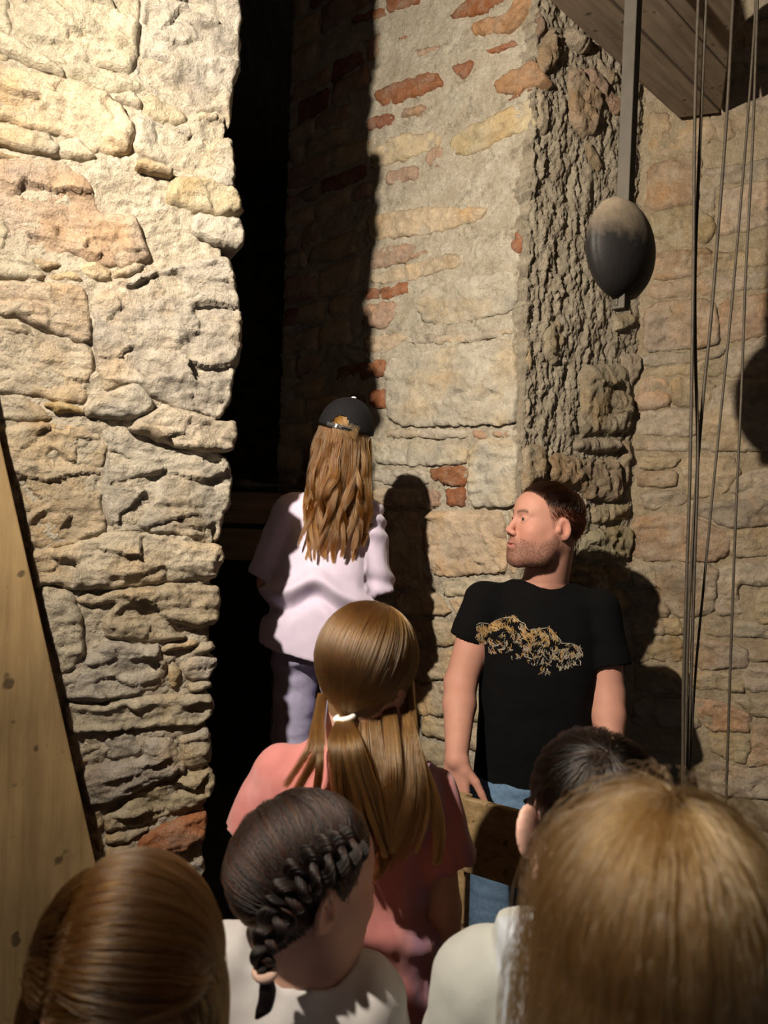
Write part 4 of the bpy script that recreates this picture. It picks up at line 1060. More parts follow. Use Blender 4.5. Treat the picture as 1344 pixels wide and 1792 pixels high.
def add_hand(S_, sp, q, k):
    wr = np.array(sp['J']['wr' + q])
    d, side, palm = sp.get('hand' + q, ((0, .1, -1), (0, 1, 0), None))    # pointing direction, thumb side
    d = np.array(d, float); d /= np.linalg.norm(d); t = np.array(side, float); t = t - (t @ d) * d; t /= np.linalg.norm(t)
    n = np.cross(d, t) * (1 if q == 'r' else -1)
    k = k * 0.98
    curl = sp.get('curl' + q, 0.5); cdir = sp.get('curld' + q, n)
    cdir = np.array(cdir, float); cdir /= np.linalg.norm(cdir)
    kn = []
    for i, f in enumerate((.030, .010, -.010, -.028)):     # knuckles from the index side
        p = wr + (d * (.088 - .004 * abs(i - 1)) + t * f) * k; kn.append(p)
        S_.cap(wr + t * f * .6 * k, p, .0165 * k, .0125 * k, .008 * k)
    for i, (p, L) in enumerate(zip(kn, (.068, .076, .071, .056))):
        a = d; p0 = p
        for j, (fr, r0, r1) in enumerate(((.45, .0098, .0090), (.30, .0090, .0082), (.25, .0082, .0068))):
            ang = curl * (0.35 + 0.55 * j); dd_ = d * math.cos(ang) + cdir * math.sin(ang)
            dd_ = dd_ + t * (.10 - .07 * i) * (1 - .5 * curl); dd_ /= np.linalg.norm(dd_)
            p1 = p0 + dd_ * L * fr * k; S_.cap(p0, p1, r0 * k, r1 * k, .003 * k); p0 = p1
    tb = wr + (d * .022 + t * .026) * k; td = d * .62 + t * .72 + cdir * .25; td /= np.linalg.norm(td)
    if 'thumb' + q in sp: td = np.array(sp['thumb' + q], float); td /= np.linalg.norm(td)
    p1 = tb + td * .040 * k; t2 = td * .8 + d * .45; t2 /= np.linalg.norm(t2); p2 = p1 + t2 * .032 * k; p3 = p2 + t2 * .024 * k
    S_.cap(wr + t * .012 * k, tb, .018 * k, .016 * k, .008 * k); S_.cap(tb, p1, .0155 * k, .0115 * k, .006 * k); S_.cap(p1, p2, .0112 * k, .0100 * k, .004 * k); S_.cap(p2, p3, .0100 * k, .0078 * k, .003 * k)

def vnormals(V, Q):
    n = np.cross(V[Q[:, 2]] - V[Q[:, 0]], V[Q[:, 3]] - V[Q[:, 1]]); N = np.zeros_like(V)
    for i in range(4): np.add.at(N, Q[:, i], n)
    return N / (np.linalg.norm(N, axis=1)[:, None] + 1e-12)

def wrinkle(V, Q, fn):
    N = vnormals(V, Q); d = np.array([fn(p) for p in V]); return V + N * d[:, None]

def smooth_mesh(V, Q, it=1, lam=0.5):
    E = np.vstack([Q[:, [0, 1]], Q[:, [1, 2]], Q[:, [2, 3]], Q[:, [3, 0]]]); E = np.vstack([E, E[:, ::-1]])
    deg = np.bincount(E[:, 0], minlength=len(V)).astype(float)[:, None]
    for _ in range(it):
        A = np.stack([np.bincount(E[:, 0], V[E[:, 1], j], len(V)) for j in range(3)], 1) / np.maximum(deg, 1); V = V + lam * (A - V)
    return V

SKIN = np.array((0.56, 0.305, 0.225)); LIP = np.array((0.46, 0.17, 0.15))
def skin_colours(V, sp):
    L = (V - np.array(sp['J']['head'])) @ sp['R'] / sp['s']
    tone = np.array(sp.get('skin', SKIN)); C = np.tile(tone, (len(V), 1))
    onhead = L[:, 2] > -.13
    x, y, z = L.T
    def blend(mask, col):
        m = np.clip(mask, 0, 1)[:, None]; C[:] = C * (1 - m) + np.array(col) * m
    g = lambda cx, cy, cz, rx, ry, rz: np.exp(-(((np.abs(x) - cx) / rx) ** 2 + ((y - cy) / ry) ** 2 + ((z - cz) / rz) ** 2))
    blend(.45 * g(.045, .07, -.03, .03, .04, .03), tone * (1.02, .78, .75))
    blend(.35 * g(0, .115, -.03, .018, .03, .018), tone * (1.05, .75, .7))
    blend(.45 * g(.083, -.012, -.004, .012, .03, .035), tone * (1.1, .75, .72))
    blend(1.0 * g(.0, .1, -.069, .026, .02, .0105), sp.get('lip', LIP))
    hc = np.array(sp['hair_col'])
    if sp.get('beard'):
        bz = np.interp(y, [-.01, .02, .05, .08, .1], [.005, -.035, -.05, -.052, -.046])
        nzb = np.array([noise.noise(Vector(q * 220)) * .55 + noise.noise(Vector(q * 90)) * .45 for q in L]) if len(L) else 0
        m = np.clip((bz + .008 - z) / .026, 0, 1) * (.86 + .5 * nzb) * (y > -.012) * np.clip((z + .135) / .02, 0, 1) * (1 - .9 * g(0, .1, -.069, .020, .03, .0075))
        blend(m * .80, tone * .30 + hc * .22)
    ex = np.abs(x)     # eyebrows
    zb = .0245 + .005 * np.sin(np.clip((ex - .012) / .034, 0, 1) * 2.4)
    m = np.exp(-((z - zb) / .0050) ** 2) * ((ex > .010) & (ex < .048)) * (y > .05)
    blend(m * .85, hc * .9)
    m = hairline(L, sp.get('hairstyle', 'full')) & onhead
    if sp.get('fade'):
        f = np.clip((z - .03) / .035, .0, 1); w = (.30 + .65 * f) * m
        blend(w, hc)
    else: blend(1.0 * m, hc * .8)
    nails = None
    return C

M_SKIN = mat_attr('skin', 0.60, 0.32, 0.12, 0.25, 420, 0.0, 0.06)
M_CLOTH = mat_attr('knit_cotton', 0.9, 0.2, 0.0, 0.25, 900, 0.25, 0.04)
M_BLACKCLOTH = mat_attr('black_cotton', 0.95, 0.1, 0.0, 0.2, 900, 0.0, 0.05)
M_DENIM = mat_plain('blue_denim', (0.10, 0.17, 0.27), 0.85, 0, 0.2, 90, 0.3, 700)
M_SHOE = mat_plain('dark_shoe_leather', (0.05, 0.045, 0.045), 0.6)
M_EYE = mat_plain('eye_white', (0.75, 0.70, 0.66), 0.12, 0, 0.03, 20, spec=0.6)
M_IRIS = mat_plain('iris_dark', (0.05, 0.035, 0.03), 0.1, 0, 0.1, 20, spec=0.7)

def hair_mat(name, melanin, red, rnd=0.25, rough=0.28):
    m = bpy.data.materials.new(name); m.use_nodes = True; t = m.node_tree
    t.nodes.remove(t.nodes['Principled BSDF']); h = t.nodes.new('ShaderNodeBsdfHairPrincipled')
    h.parametrization = 'MELANIN'
    h.inputs['Melanin'].default_value = melanin; h.inputs['Melanin Redness'].default_value = red
    h.inputs['Roughness'].default_value = rough; h.inputs['Radial Roughness'].default_value = 0.4
    h.inputs['Random Color'].default_value = rnd; h.inputs['Random Roughness'].default_value = 0.2
    t.links.new(h.outputs[0], t.nodes['Material Output'].inputs[0]); return m

def hair_obj(name, P, radius, mat, parent, taper=0.35):
    """P: (n, k, 3) strands in the parent's frame"""
    n, k, _ = P.shape
    c = bpy.data.hair_curves.new(name); c.add_curves([k] * n)
    c.attributes['position'].data.foreach_set('vector', np.ascontiguousarray(P, dtype=np.float32).ravel())
    r = c.attributes.get('radius') or c.attributes.new('radius', 'FLOAT', 'POINT')
    tp = np.interp(np.linspace(0, 1, k), [0, .6, 1], [1, .9, taper]).astype(np.float32)
    rr = np.tile(tp, (n, 1)) * (radius if np.isscalar(radius) else np.asarray(radius)[:, None])
    r.data.foreach_set('value', rr.astype(np.float32).ravel())
    c.materials.append(mat); o = bpy.data.objects.new(name, c); COL.objects.link(o); o.parent = parent
    return o

SC = np.array((0, -.014, .034)); SR = np.array((.0785, .0990, .0890))
class Scalp:
    def __init__(self, sp, extra=0.0):
        self.o = np.array(sp['J']['head']); self.R = sp['R']; self.s = sp['s']; self.c = SC * self.s; self.r = (SR + extra) * self.s; self.style = sp.get('hairstyle', 'full')
    def pos(self, u, lift=0.0):      # unit directions -> person frame
        q = self.c + self.r * u * (1 + (np.asarray(lift)[..., None] if not np.isscalar(lift) else lift)); return self.o + q @ self.R.T
    def dirs(self, P):
        q = (P - self.o) @ self.R; return (q - self.c) / self.r
    def roots(self, n, mask=None):
        out = []; tot = 0
        while tot < n:
            u = RNG.normal(size=(n * 2, 3)); u /= np.linalg.norm(u, axis=1)[:, None]
            L = (self.c + self.r * u) / self.s
            m = hairline(L, self.style)
            if mask is not None: m &= mask(L)
            out.append(u[m]); tot += m.sum()
        return np.vstack(out)[:n]

def flow(sc, u0, K, ds, comb, lift, grav=0.25, keep=0.72, pushout=None, combfade=None, topfade=False, grow_=0, hug=False):
    """strands that leave the scalp along a comb direction, slide over the head and fall"""
    full = np.asarray(lift, float) + np.zeros(len(u0)); lift = full * (.25 if grow_ else 1.0)
    P = sc.pos(u0, lift); N = len(P); out = [P.copy()]; ds = np.broadcast_to(ds, (N,))
    g = np.array((0, 0, -1.0)); v = None
    for k in range(K - 1):
        u = sc.dirs(P); nl = u / sc.r; nn = nl @ sc.R.T; nn /= np.linalg.norm(nn, axis=1)[:, None]
        if grow_: lift = full * min(1.0, .25 + .75 * k / grow_)
        near = np.linalg.norm(u, axis=1) < 1 + np.maximum(lift, .02) + .12
        a = comb(P, u, k) * (1.0 if combfade is None else combfade(k)) * (np.clip(nn[:, 2:] * 1.5, 0, 1) if topfade else 1.0) + g * grav
        a = a - nn * np.where(near, np.minimum((a * nn).sum(1), 0), 0)[:, None]
        a /= np.linalg.norm(a, axis=1)[:, None] + 1e-9
        v = a if v is None else keep * v + (1 - keep) * a
        v /= np.linalg.norm(v, axis=1)[:, None] + 1e-9
        P = P + v * ds[:, None]
        u = sc.dirs(P); m = np.linalg.norm(u, axis=1); t = 1 + lift
        ins = m < t; P[ins] = sc.pos((u / m[:, None])[ins], lift[ins])
        if hug:      # hair lies close while it is still on top of the head
            st = (m > t) & (nn[:, 2] > -.05); sp_ = sc.pos(u / m[:, None], lift); P[st] = P[st] * .3 + sp_[st] * .7
        if pushout is not None: P = pushout(P)
        out.append(P.copy())
    return np.stack(out, 1)

def clump(P, ng, w0=0.0, w1=0.75, wave=0.0, freq=3.0):
    n, k, _ = P.shape; gi = RNG.choice(n, ng, replace=False); G = P[gi]
    ref = P[:, k // 3]; d = ((ref[:, None] - G[None, :, k // 3]) ** 2).sum(-1); j = d.argmin(1)
    w = np.interp(np.linspace(0, 1, k), [0, .25, 1], [w0, w0 + .3 * (w1 - w0), w1])[None, :, None]
    Q = P * (1 - w) + G[j] * w
    if wave:
        t = np.linspace(0, 1, k)[None, :]; ph = RNG.uniform(0, 6.28, ng)[j][:, None]; ph2 = RNG.uniform(0, 6.28, ng)[j][:, None]
        am = wave * np.clip(t * 1.6 - .2, 0, 1)
        Q[:, :, 0] += am * np.sin(freq * 6.28 * t + ph); Q[:, :, 1] += am * np.sin(freq * 5.5 * t + ph2)
    return Q + RNG.normal(size=(n, 1, 3)) * .0012

def slerp(a, b, t):
    d = np.clip((a * b).sum(-1, keepdims=True), -1, 1); th = np.arccos(d); sn = np.sin(th) + 1e-6
    return (np.sin((1 - t) * th) * a + np.sin(t * th) * b) / sn

def person(name, label, base, heading, group=None):
    e = empty(name, tuple(base), heading); props(e, label, 'person', group); return e

def to_local(p, base, heading):
    p = np.asarray(p, float) - np.asarray(base, float); c, s = math.cos(-heading), math.sin(-heading)
    return np.array((c * p[0] - s * p[1], s * p[0] + c * p[1], p[2]))

def add_eyes(sp, par):
    for sx in (-1, 1):
        c = np.array(sp['J']['head']) + sp['R'] @ (np.array((sx * .0315, .0808, .006)) * sp['s'])
        V, F = uvs(.0114 * sp['s']); e = mesh_obj('eye', V, F, M_EYE, par); e.location = c
        V, F = uvs(.0064 * sp['s'], 0.35); i = mesh_obj('iris', V, F, M_IRIS, e)
        look = sp['R'] @ np.array(sp.get('gaze', (0, 1, .1))); look /= np.linalg.norm(look)
        i.location = look * .0098 * sp['s']; i.rotation_euler = Vector(look).to_track_quat('Z', 'Y').to_euler()

def uvs(r, fl=1.0, n=20, m=12):
    V = [(r * math.sin(math.pi * i / m) * math.cos(2 * math.pi * k / n), r * math.sin(math.pi * i / m) * math.sin(2 * math.pi * k / n), fl * r * math.cos(math.pi * i / m)) for i in range(m + 1) for k in range(n)]
    F = [(i * n + k, (i + 1) * n + k, (i + 1) * n + (k + 1) % n, i * n + (k + 1) % n) for i in range(m) for k in range(n)]
    return V, F

def build_body(sp, par):
    V, Q = body_sdf(sp).mesh(); C = skin_colours(V, sp)
    return mesh_obj('body', V, Q, M_SKIN, par, True, None, C)

def trousers(sp, par, mat, name, ztop, r=(.088, .064, .05), ztrunk=None, hips=None):
    J = sp['J']; k = sp['H'] / 1.8; g = .0085
    xs = [J[n][0] for n in ('hpl', 'hpr', 'anl', 'anr')]; ys = [J[n][1] for n in ('hpl', 'hpr', 'anl', 'anr', 'knl', 'knr')]
    S_ = SDF(grid(min(xs) - .2, max(xs) + .2, g), grid(min(ys) - .2, max(ys) + .2, g), grid(0, ztop + .03, g))
    for q in ('l', 'r'):
        hp, kn, an = [np.array(J[n + q]) for n in ('hp', 'kn', 'an')]
        S_.cap(hp, kn, r[0] * k, r[1] * k, .02); S_.cap(kn, an, r[1] * k, r[2] * k, .02)
    S_.loft(hips, .04)
    S_.plane((0, 0, J['anl'][2] - .03), (0, 0, -1)); S_.plane((0, 0, ztop), (0, 0, 1))
    V, Q = S_.mesh()
    V = wrinkle(V, Q, lambda p: .004 * fbm((p[0] * .5, p[1] * .5, p[2] * 1.5), 14) + .003 * noise.noise(Vector((p[0] * 9, p[1] * 9, p[2] * 42))))
    return mesh_obj(name, V, Q, mat, par)

def shoes(sp, par):
    k = sp['H'] / 1.8
    for q in ('l', 'r'):
        an = np.array(sp['J']['an' + q]); c = an + np.array((0, .055 * k, -.04 * k)); z0 = 0.0
        S_ = SDF(grid(c[0] - .08, c[0] + .08, .007), grid(c[1] - .17, c[1] + .17, .007), grid(z0 - .02, an[2] + .06, .007))
        S_.ell((c[0], c[1], .045 * k), (.052 * k, .14 * k, .05 * k), None, .01); S_.cap((an[0], an[1], .06 * k), (an[0], an[1], an[2] + .01), .05 * k, .047 * k, .03)
        S_.plane((0, 0, z0), (0, 0, -1)); V, Q = S_.mesh(); mesh_obj('shoe', V, Q, M_SHOE, par)

def std_joints(H, head, neck, sh, el, wr, hipw=.085, zoff=0.0, feet=None):
    k = H / 1.8
    J = dict(head=tuple(head), neck=tuple(neck))
    for q, sx in (('l', -1), ('r', 1)):
        J['sh' + q], J['el' + q], J['wr' + q] = [tuple(a[q]) for a in (sh, el, wr)]
        J['hp' + q] = (sx * hipw * k, 0, .50 * H); J['kn' + q] = (sx * hipw * 1.05 * k, .012, .28 * H); J["an" + q] = (sx * hipw * 1.1 * k, -.01, .05 * H)
    return J

def shirt(sp, par, name, trunk, sleeves, colour, hem_plane, neck, res=.0055, zres=None, folds=None, mat=None, colfn=None, k=.03, zlo=None, extra=None, yoke=-.045):
    """trunk: loft rows; sleeves: (shoulder, cuff, r0, r1) list; hem_plane (p, n) cut; neck: (centre, radius) opening"""
    A = np.array(trunk)
    pts = np.array([p for s_ in sleeves for p in (s_[0], s_[1])]) if sleeves else A[:, 1:4]
    lo = np.minimum((A[:, 1] - A[:, 3]).min(), pts[:, 0].min()) - .09, min((A[:, 2] - A[:, 4]).min(), pts[:, 1].min()) - .09, A[:, 0].min() - .03
    hi = max((A[:, 1] + A[:, 3]).max(), pts[:, 0].max()) + .09, max((A[:, 2] + A[:, 4]).max(), pts[:, 1].max()) + .09, max(A[:, 0].max(), pts[:, 2].max() + .06) + .04
    S_ = SDF(grid(lo[0], hi[0], res), grid(lo[1], hi[1], res), grid(lo[2], hi[2], zres or res))
    S_.loft(trunk, k)
    nb = np.array(sp['J']['neck'])
    for sh_, cf, r0, r1 in sleeves:
        sh_, cf = np.array(sh_, float), np.array(cf, float)
        S_.cap(nb + np.array((0, 0, yoke)), sh_, r0 * .80, r0 * .90, k)
        S_.cap(sh_, cf, r0, r1, .014, cut=1.0)
    for sh_, cf, r0, r1 in sleeves:   # hollow cuff
        sh_, cf = np.array(sh_, float), np.array(cf, float); d = (cf - sh_) / np.linalg.norm(cf - sh_)
        S_.cap(cf - d * .035, cf + d * .06, r1 * .80, r1 * .92, .004, 'sub')
    if extra: extra(S_)
    S_.plane(hem_plane[0], hem_plane[1])
    c, r = neck
    for (cc, rr, RR) in (c if isinstance(c, list) else [(c, r, None)]): S_.ell(cc, rr, RR, .004, 'sub')
    V, Q = S_.mesh()
    if folds: V = wrinkle(V, Q, folds)
    V = smooth_mesh(V, Q, 1, .4)
    C = np.tile(np.array(colour), (len(V), 1)) if colfn is None else colfn(V)
    return mesh_obj(name, V, Q, mat or M_CLOTH, par, True, None, C)
# ------------------------------------------------------------------ the people
def ray_scalp(sc, px, py):
    """where the sight line meets a head, in that person's frame (sc.base, sc.heading set)"""
    o = to_local(CAM, sc.base, sc.heading); p1 = to_local(CAM + ray(px, py), sc.base, sc.heading); d = p1 - o
    a = ((o - sc.o) @ sc.R - sc.c) / sc.r; b = (d @ sc.R) / sc.r
    A, B, C_ = b @ b, 2 * a @ b, a @ a - 1; D = B * B - 4 * A * C_
    t = (-B - math.sqrt(max(D, 0))) / (2 * A); return o + d * t

def trunk_push(rows, margin=.012, power=2.3):
    A = np.array(sorted(rows), float)
    def f(P):
        z = P[:, 2]; ins = (z > A[0, 0]) & (z < A[-1, 0] + .01)
        cx, cy, rx, ry = [np.interp(z, A[:, 0], A[:, j]) for j in range(1, 5)]; rx, ry = rx + margin, ry + margin
        u, v = np.abs(P[:, 0] - cx) / rx, np.abs(P[:, 1] - cy) / ry; q = (u ** power + v ** power) ** (1 / power)
        m = ins & (q < 1)
        if m.any():
            back = np.where(P[:, 1] > cy + .55 * ry, 1, -1)
            yn = cy + back * ry * np.clip(1 - u ** power, .02, 1) ** (1 / power)
            P = P.copy(); P[m, 1] = P[m, 1] * .35 + yn[m] * .65
        return P
    return f

def kid_trunk(H, cx=0, cy=0, zsh=None, zhip=None, w=1.0, lean=(0, 0)):
    k = H / 1.8; zh = zhip or .49 * H; zs_ = zsh or .80 * H; rows = []
    for f, rx, ry in ((0, .150, .115), (.3, .130, .100), (.62, .150, .110), (.86, .150, .100), (1.0, .085, .062)):
        rows.append((zh + (zs_ - zh) * f, cx + lean[0] * (f - 1), cy + lean[1] * (f - 1), rx * k * w, ry * k))
    return rows

def inflate(rows, d, bottom=0.0):
    out = []
    for i, (z, cx, cy, rx, ry) in enumerate(sorted(rows)):
        f = 1 - i / (len(rows) - 1); out.append((z, cx, cy, rx + d + bottom * f, ry + d + bottom * f * .8))
    return out

M_TROUS = mat_plain('dark_trousers', (0.035, 0.04, 0.055), 0.85, 0, 0.2, 60, 0.2, 700)
M_LILAC = mat_plain('lilac_grey_trousers', (0.36, 0.34, 0.50), 0.85, 0, 0.08, 60, 0.2, 700)

# ---------------------------------------------- the man
mb = at(945, 1100, 2.17); MB = np.array((mb[0], 2.17, 0.0)); MH = math.pi
ml = lambda px, py, d: to_local(at(px, py, d), MB, MH)
man = person('person', 'bearded man in a black shirt with a mountain print, looking up to the left', MB, MH)
sh = dict(r=ml(850, 1052, 2.17), l=ml(1046, 1066, 2.16)); el = dict(r=ml(806, 1195, 2.14), l=ml(1064, 1215, 2.12)); wr = dict(r=ml(799, 1330, 1.98), l=ml(1068, 1345, 2.02))
hd = ml(955, 921, 2.12)
sp = dict(H=1.8, s=.955, R=rot(math.radians(-74), math.radians(8), math.radians(0)), fine=True, res=.0036, hres=.0022, bres=.006, jaw=1.0, ears=.75,
          J=std_joints(1.8, hd, ml(952, 1030, 2.185), sh, el, wr), arm=(.055, .045, .042, .0285), neck_r=.060,
          hair_col=(.075, .040, .024), skin=(0.44, 0.218, 0.16), hairstyle='short_man', fade=True, beard=True, gaze=(-.15, 1, .12),
          handr=((.02, .10, -1), (-.75, .45, 0), None), curlr=.42, curldr=(-.1, .8, -.4), thumbr=(-.62, .25, -.62),
          handl=((.0, .35, -1), (.4, 1, 0), None), curll=.4)
cxm = 0.0
MT = [(.80, .0, 0, .160, .112), (.95, .0, 0, .155, .112), (1.10, .0, 0, .150, .110), (1.27, .0, -.005, .158, .112), (1.38, -.005, -.01, .172, .108), (1.45, -.007, -.012, .140, .085), (1.50, -.008, -.015, .075, .062)]
sp['trunk'] = MT
for q_, x_ in (('l', -1), ('r', 1)): sp['J']['kn' + q_] = (.10 * x_, -.02, .50); sp['J']['an' + q_] = (.105 * x_, -.075, .09)
body = build_body(sp, man); add_eyes(sp, man)
MS = [(.84, .0, .0, .176, .128), (.95, .0, 0, .172, .127), (1.10, .002, 0, .164, .124), (1.27, .0, 0, .168, .124), (1.38, -.003, -.008, .180, .119), (1.455, -.006, -.012, .150, .094), (1.515, -.008, -.016, .085, .070)]
def man_folds(p):
    return .0045 * fbm((p[0] * .8, p[1], p[2] * 1.1), 7) + .003 * noise.noise(Vector((p[0] * 14 + p[2] * 9, p[1] * 9, p[2] * 10 - p[0] * 12)))
nk = np.array(sp['J']['neck'])
shp = shirt(sp, man, 'shirt', MS, [(sh['r'], ml(818, 1122, 2.155), .060, .055), (sh['l'], ml(1063, 1166, 2.13), .060, .064)],
            (.0032, .0030, .0033), ((0, 0, .885), (.10, .05, -1)), (nk + np.array((0, .030, .046)), (.062, .085, .046)), .0042, None, man_folds, M_BLACKCLOTH, yoke=-.022)
# print: two golden brown peaks drawn in short strokes
def shirt_print():
    cr6 = lambda x, y: (800 + x / 5.169, 1040 + y / 5.169)
    ridge = [(190,300),(240,280),(320,295),(430,235),(530,215),(590,260),(650,330),(740,315),(830,305),(890,370),(940,445),(1040,450),(1110,480),(1140,560)]
    low = [(1110,620),(1000,662),(900,690),(800,722),(715,715),(760,650),(690,640),(610,640),(640,590),(520,590),(480,585),(440,530),(330,590),(300,515),(235,500),(200,450)]
    poly = np.array(ridge + low, float); rp = np.array(ridge, float)
    me = shp.data; bvh = BVHTree.FromPolygons([v.co.copy() for v in me.vertices], [tuple(p.vertices) for p in me.polygons])
    V, F, Cc = [], [], []
    def stroke(pts, w, col):
        q = []
        for x, y in pts:
            p = ml(*cr6(x, y), 2.06); h = bvh.ray_cast(Vector((p[0], .6, p[2])), Vector((0, -1, 0)))
            if h[0] is None: return
            q.append(np.array(h[0]) + np.array(h[1]) * .0012)
        q = np.array(q); T = np.gradient(q, axis=0); b = len(V)
        for i, p in enumerate(q):
            s = np.cross(T[i], (0, 1, 0)); s /= np.linalg.norm(s) + 1e-9; ww = w * (1 if 0 < i < len(q) - 1 else .45)
            V.append(p + s * ww); V.append(p - s * ww); Cc.append(col); Cc.append(col)
        for i in range(len(q) - 1): F.append((b + 2 * i, b + 2 * i + 1, b + 2 * i + 3, b + 2 * i + 2))
    gold, grey, rust = np.array((.50, .30, .10)), np.array((.42, .36, .28)), np.array((.42, .20, .07))
    R_ = np.random.default_rng(3)
    den = []
    for i in range(len(ridge) - 1):
        a, b = rp[i], rp[i + 1]; m = (a + b) / 2 + R_.normal(0, 5, 2)
        stroke([a, (a + m) / 2 + R_.normal(0, 3, 2), m, (m + b) / 2 + R_.normal(0, 3, 2), b], .0010, grey * R_.uniform(.5, .8))
    n = 0
    while n < 760:
        p = np.array((R_.uniform(185, 1145), R_.uniform(210, 725)))
        if not inside(p[None], poly)[0]: continue
        ry_ = np.interp(p[0], rp[:, 0], rp[:, 1]); dep = (p[1] - ry_)
        if R_.uniform() < np.clip((dep - 60) / 330, 0, .72) : continue
        if noise.noise(Vector((p[0] * .012, p[1] * .016, 2))) < -.12: continue
        pk = np.array([(530, 215), (830, 305), (1040, 450), (240, 280)], float); c = pk[np.argmin(np.abs(pk[:, 0] - p[0]) + .2 * np.abs(pk[:, 1] - p[1]))]
        d = p - c + R_.normal(0, 30, 2) + np.array((0, 25)); d = d / (np.linalg.norm(d) + 1e-6); L = R_.uniform(22, 62) * (1 if dep < 150 else .7)
        nrm = np.array((-d[1], d[0])); k_ = R_.normal(0, 9)
        pts = [p + d * L * (t - .5) + nrm * k_ * math.sin(t * 5) for t in (0, .25, .5, .75, 1)]
        left = p[0] < 620
        base_ = gold if (R_.uniform() < (.75 if dep < 130 and p[0] < 900 else .25)) else (rust if R_.uniform() < .3 and p[0] < 700 else grey)
        stroke(pts, R_.uniform(.0006, .0015), base_ * R_.uniform(.25, .8)); n += 1
    o = mesh_obj('mountain_print', V, F, M_PRINT, shp, False, None, np.array(Cc)); o['label'] = 'gold and grey mountain line print'
M_PRINT = mat_attr('screen_print_ink', .7, .3, 0, 0, 300, 0, .1)
shirt_print()

trousers(sp, man, M_DENIM, 'jeans', 1.0, (.105, .075, .062), None, [(.78, 0, 0, .172, .125), (.90, 0, 0, .168, .124), (1.0, 0, 0, .160, .119)])
shoes(sp, man)
sc = Scalp(sp, -.002)
HB = hair_mat('hair_brown_short', .78, .55, .2, .3)
u = sc.roots(6500, lambda L: (L[:, 2] > .052) & (L[:, 1] < .090) & (L[:, 1] > -.095))
Lr = (sc.c + sc.r * u) / sc.s; fr = np.clip((Lr[:, 1] + .02) / .09, 0, 1)
hl = lambda P, u, k: ((np.array((.15, -1.0, .0)) @ sp['R'].T)[None] + (np.array((0, .5, 1.3)) @ sp['R'].T)[None] * (1.0 if k < 2 else 0)) + 0 * P
P = flow(sc, u, 10, RNG.uniform(.0028, .0046, len(u)) * (1 + .5 * fr), hl, RNG.uniform(.03, .16, len(u)) * (.45 + .75 * fr), grav=.06, keep=.55, hug=True)
hair_obj('hair', clump(P, 230, 0, .6), .00040, HB, man)
u = sc.roots(7500, lambda L: (L[:, 2] <= .060))
P = flow(sc, u, 5, RNG.uniform(.0016, .0032, len(u)), lambda P, u, k: (np.array((0, -.6, -.5)) @ sp['R'].T)[None] + 0 * P, RNG.uniform(.005, .03, len(u)), grav=.2, hug=True)
hair_obj('cropped_side_hair', P, .00030, HB, man)
# stubble on the jaw
me = body.data; co = np.zeros(len(me.vertices) * 3, np.float32); me.vertices.foreach_get('co', co); co = co.reshape(-1, 3).astype(float)
no = np.array([v.normal[:] for v in me.vertices]); Lb = (co - hd) @ sp['R'] / sp['s']
bz = np.interp(Lb[:, 1], [-.01, .02, .05, .08, .1], [.0, -.037, -.052, -.050, -.044])
m = (Lb[:, 2] < bz) & (Lb[:, 2] > -.125) & (Lb[:, 1] > -.008) & ~((np.abs(Lb[:, 0]) < .022) & (np.abs(Lb[:, 2] + .069) < .011))
bi = np.repeat(np.where(m)[0], 2); p0 = co[bi] + RNG.normal(0, .0011, (len(bi), 3)); dr = no[bi] * .5 + (np.array((0, .15, -.8)) @ sp['R'].T) + RNG.normal(0, .25, (len(bi), 3))
dr /= np.linalg.norm(dr, axis=1)[:, None]; st_ = np.stack([p0 - no[bi] * .001 + dr * t for t in (0, .0016, .0034)], 1)
hair_obj('stubble', st_, .00015, hair_mat('stubble_brown', .70, .6, .3, .4), man)
# ---------------------------------------------- girl with the black cap, standing on the steps
cb = at(575, 1140, 2.2); CB = np.array((cb[0], 2.2, STEP_Z)); CH = 0.0
gl = lambda px, py, d: to_local(at(px, py, d), CB, CH)
girl = person('person', 'long haired girl in a black cap and oversized lilac shirt seen from behind', CB, CH)
hd = gl(603, 768, 2.18)
sh = dict(l=gl(512, 893, 2.2), r=gl(641, 900, 2.2)); el = dict(l=gl(472, 1020, 2.22), r=gl(657, 1010, 2.22)); wr = dict(l=gl(480, 960, 2.37), r=gl(640, 1000, 2.40))
H = 1.36
sp = dict(H=H, s=.87, R=rot(math.radians(-8), math.radians(4), math.radians(13)), J=std_joints(H, hd, gl(588, 868, 2.2), sh, el, wr, .09), hair_col=(.30, .15, .07), skin=(.58, .33, .25),
          handl=((.1, .8, .6), (.6, 0, .5), None), handr=((-.1, .8, .6), (-.6, 0, .5), None), arm=(.045, .036, .034, .026), ears=-.2)
zs1 = gl(580, 868, 2.2)[2]; zh1 = .52 * H
c1, c2 = gl(582, 868, 2.2)[0], gl(548, 1120, 2.2)[0]
def rows_c(zlist): return [(z, c1 + (c2 - c1) * (zs1 - z) / (zs1 - gl(548, 1120, 2.2)[2]), y, rx, ry) for z, y, rx, ry in zlist]
sp['trunk'] = rows_c([(zh1 - .06, 0, .112, .085), (zh1 + .12, 0, .10, .075), (zs1 - .14, 0, .11, .082), (zs1 - .04, 0, .105, .07), (zs1, 0, .06, .05)])
sp['J']['hpl'] = (c2 - .045, 0, .50 * H); sp['J']['hpr'] = (c2 + .085, 0, .50 * H); sp['J']['knl'] = (c2 - .055, .01, .28 * H); sp['J']['knr'] = (c2 + .09, .01, .28 * H); sp['J']['anl'] = (c2 - .06, -.01, .068); sp['J']['anr'] = (c2 + .095, -.01, .068)
build_body(sp, girl)
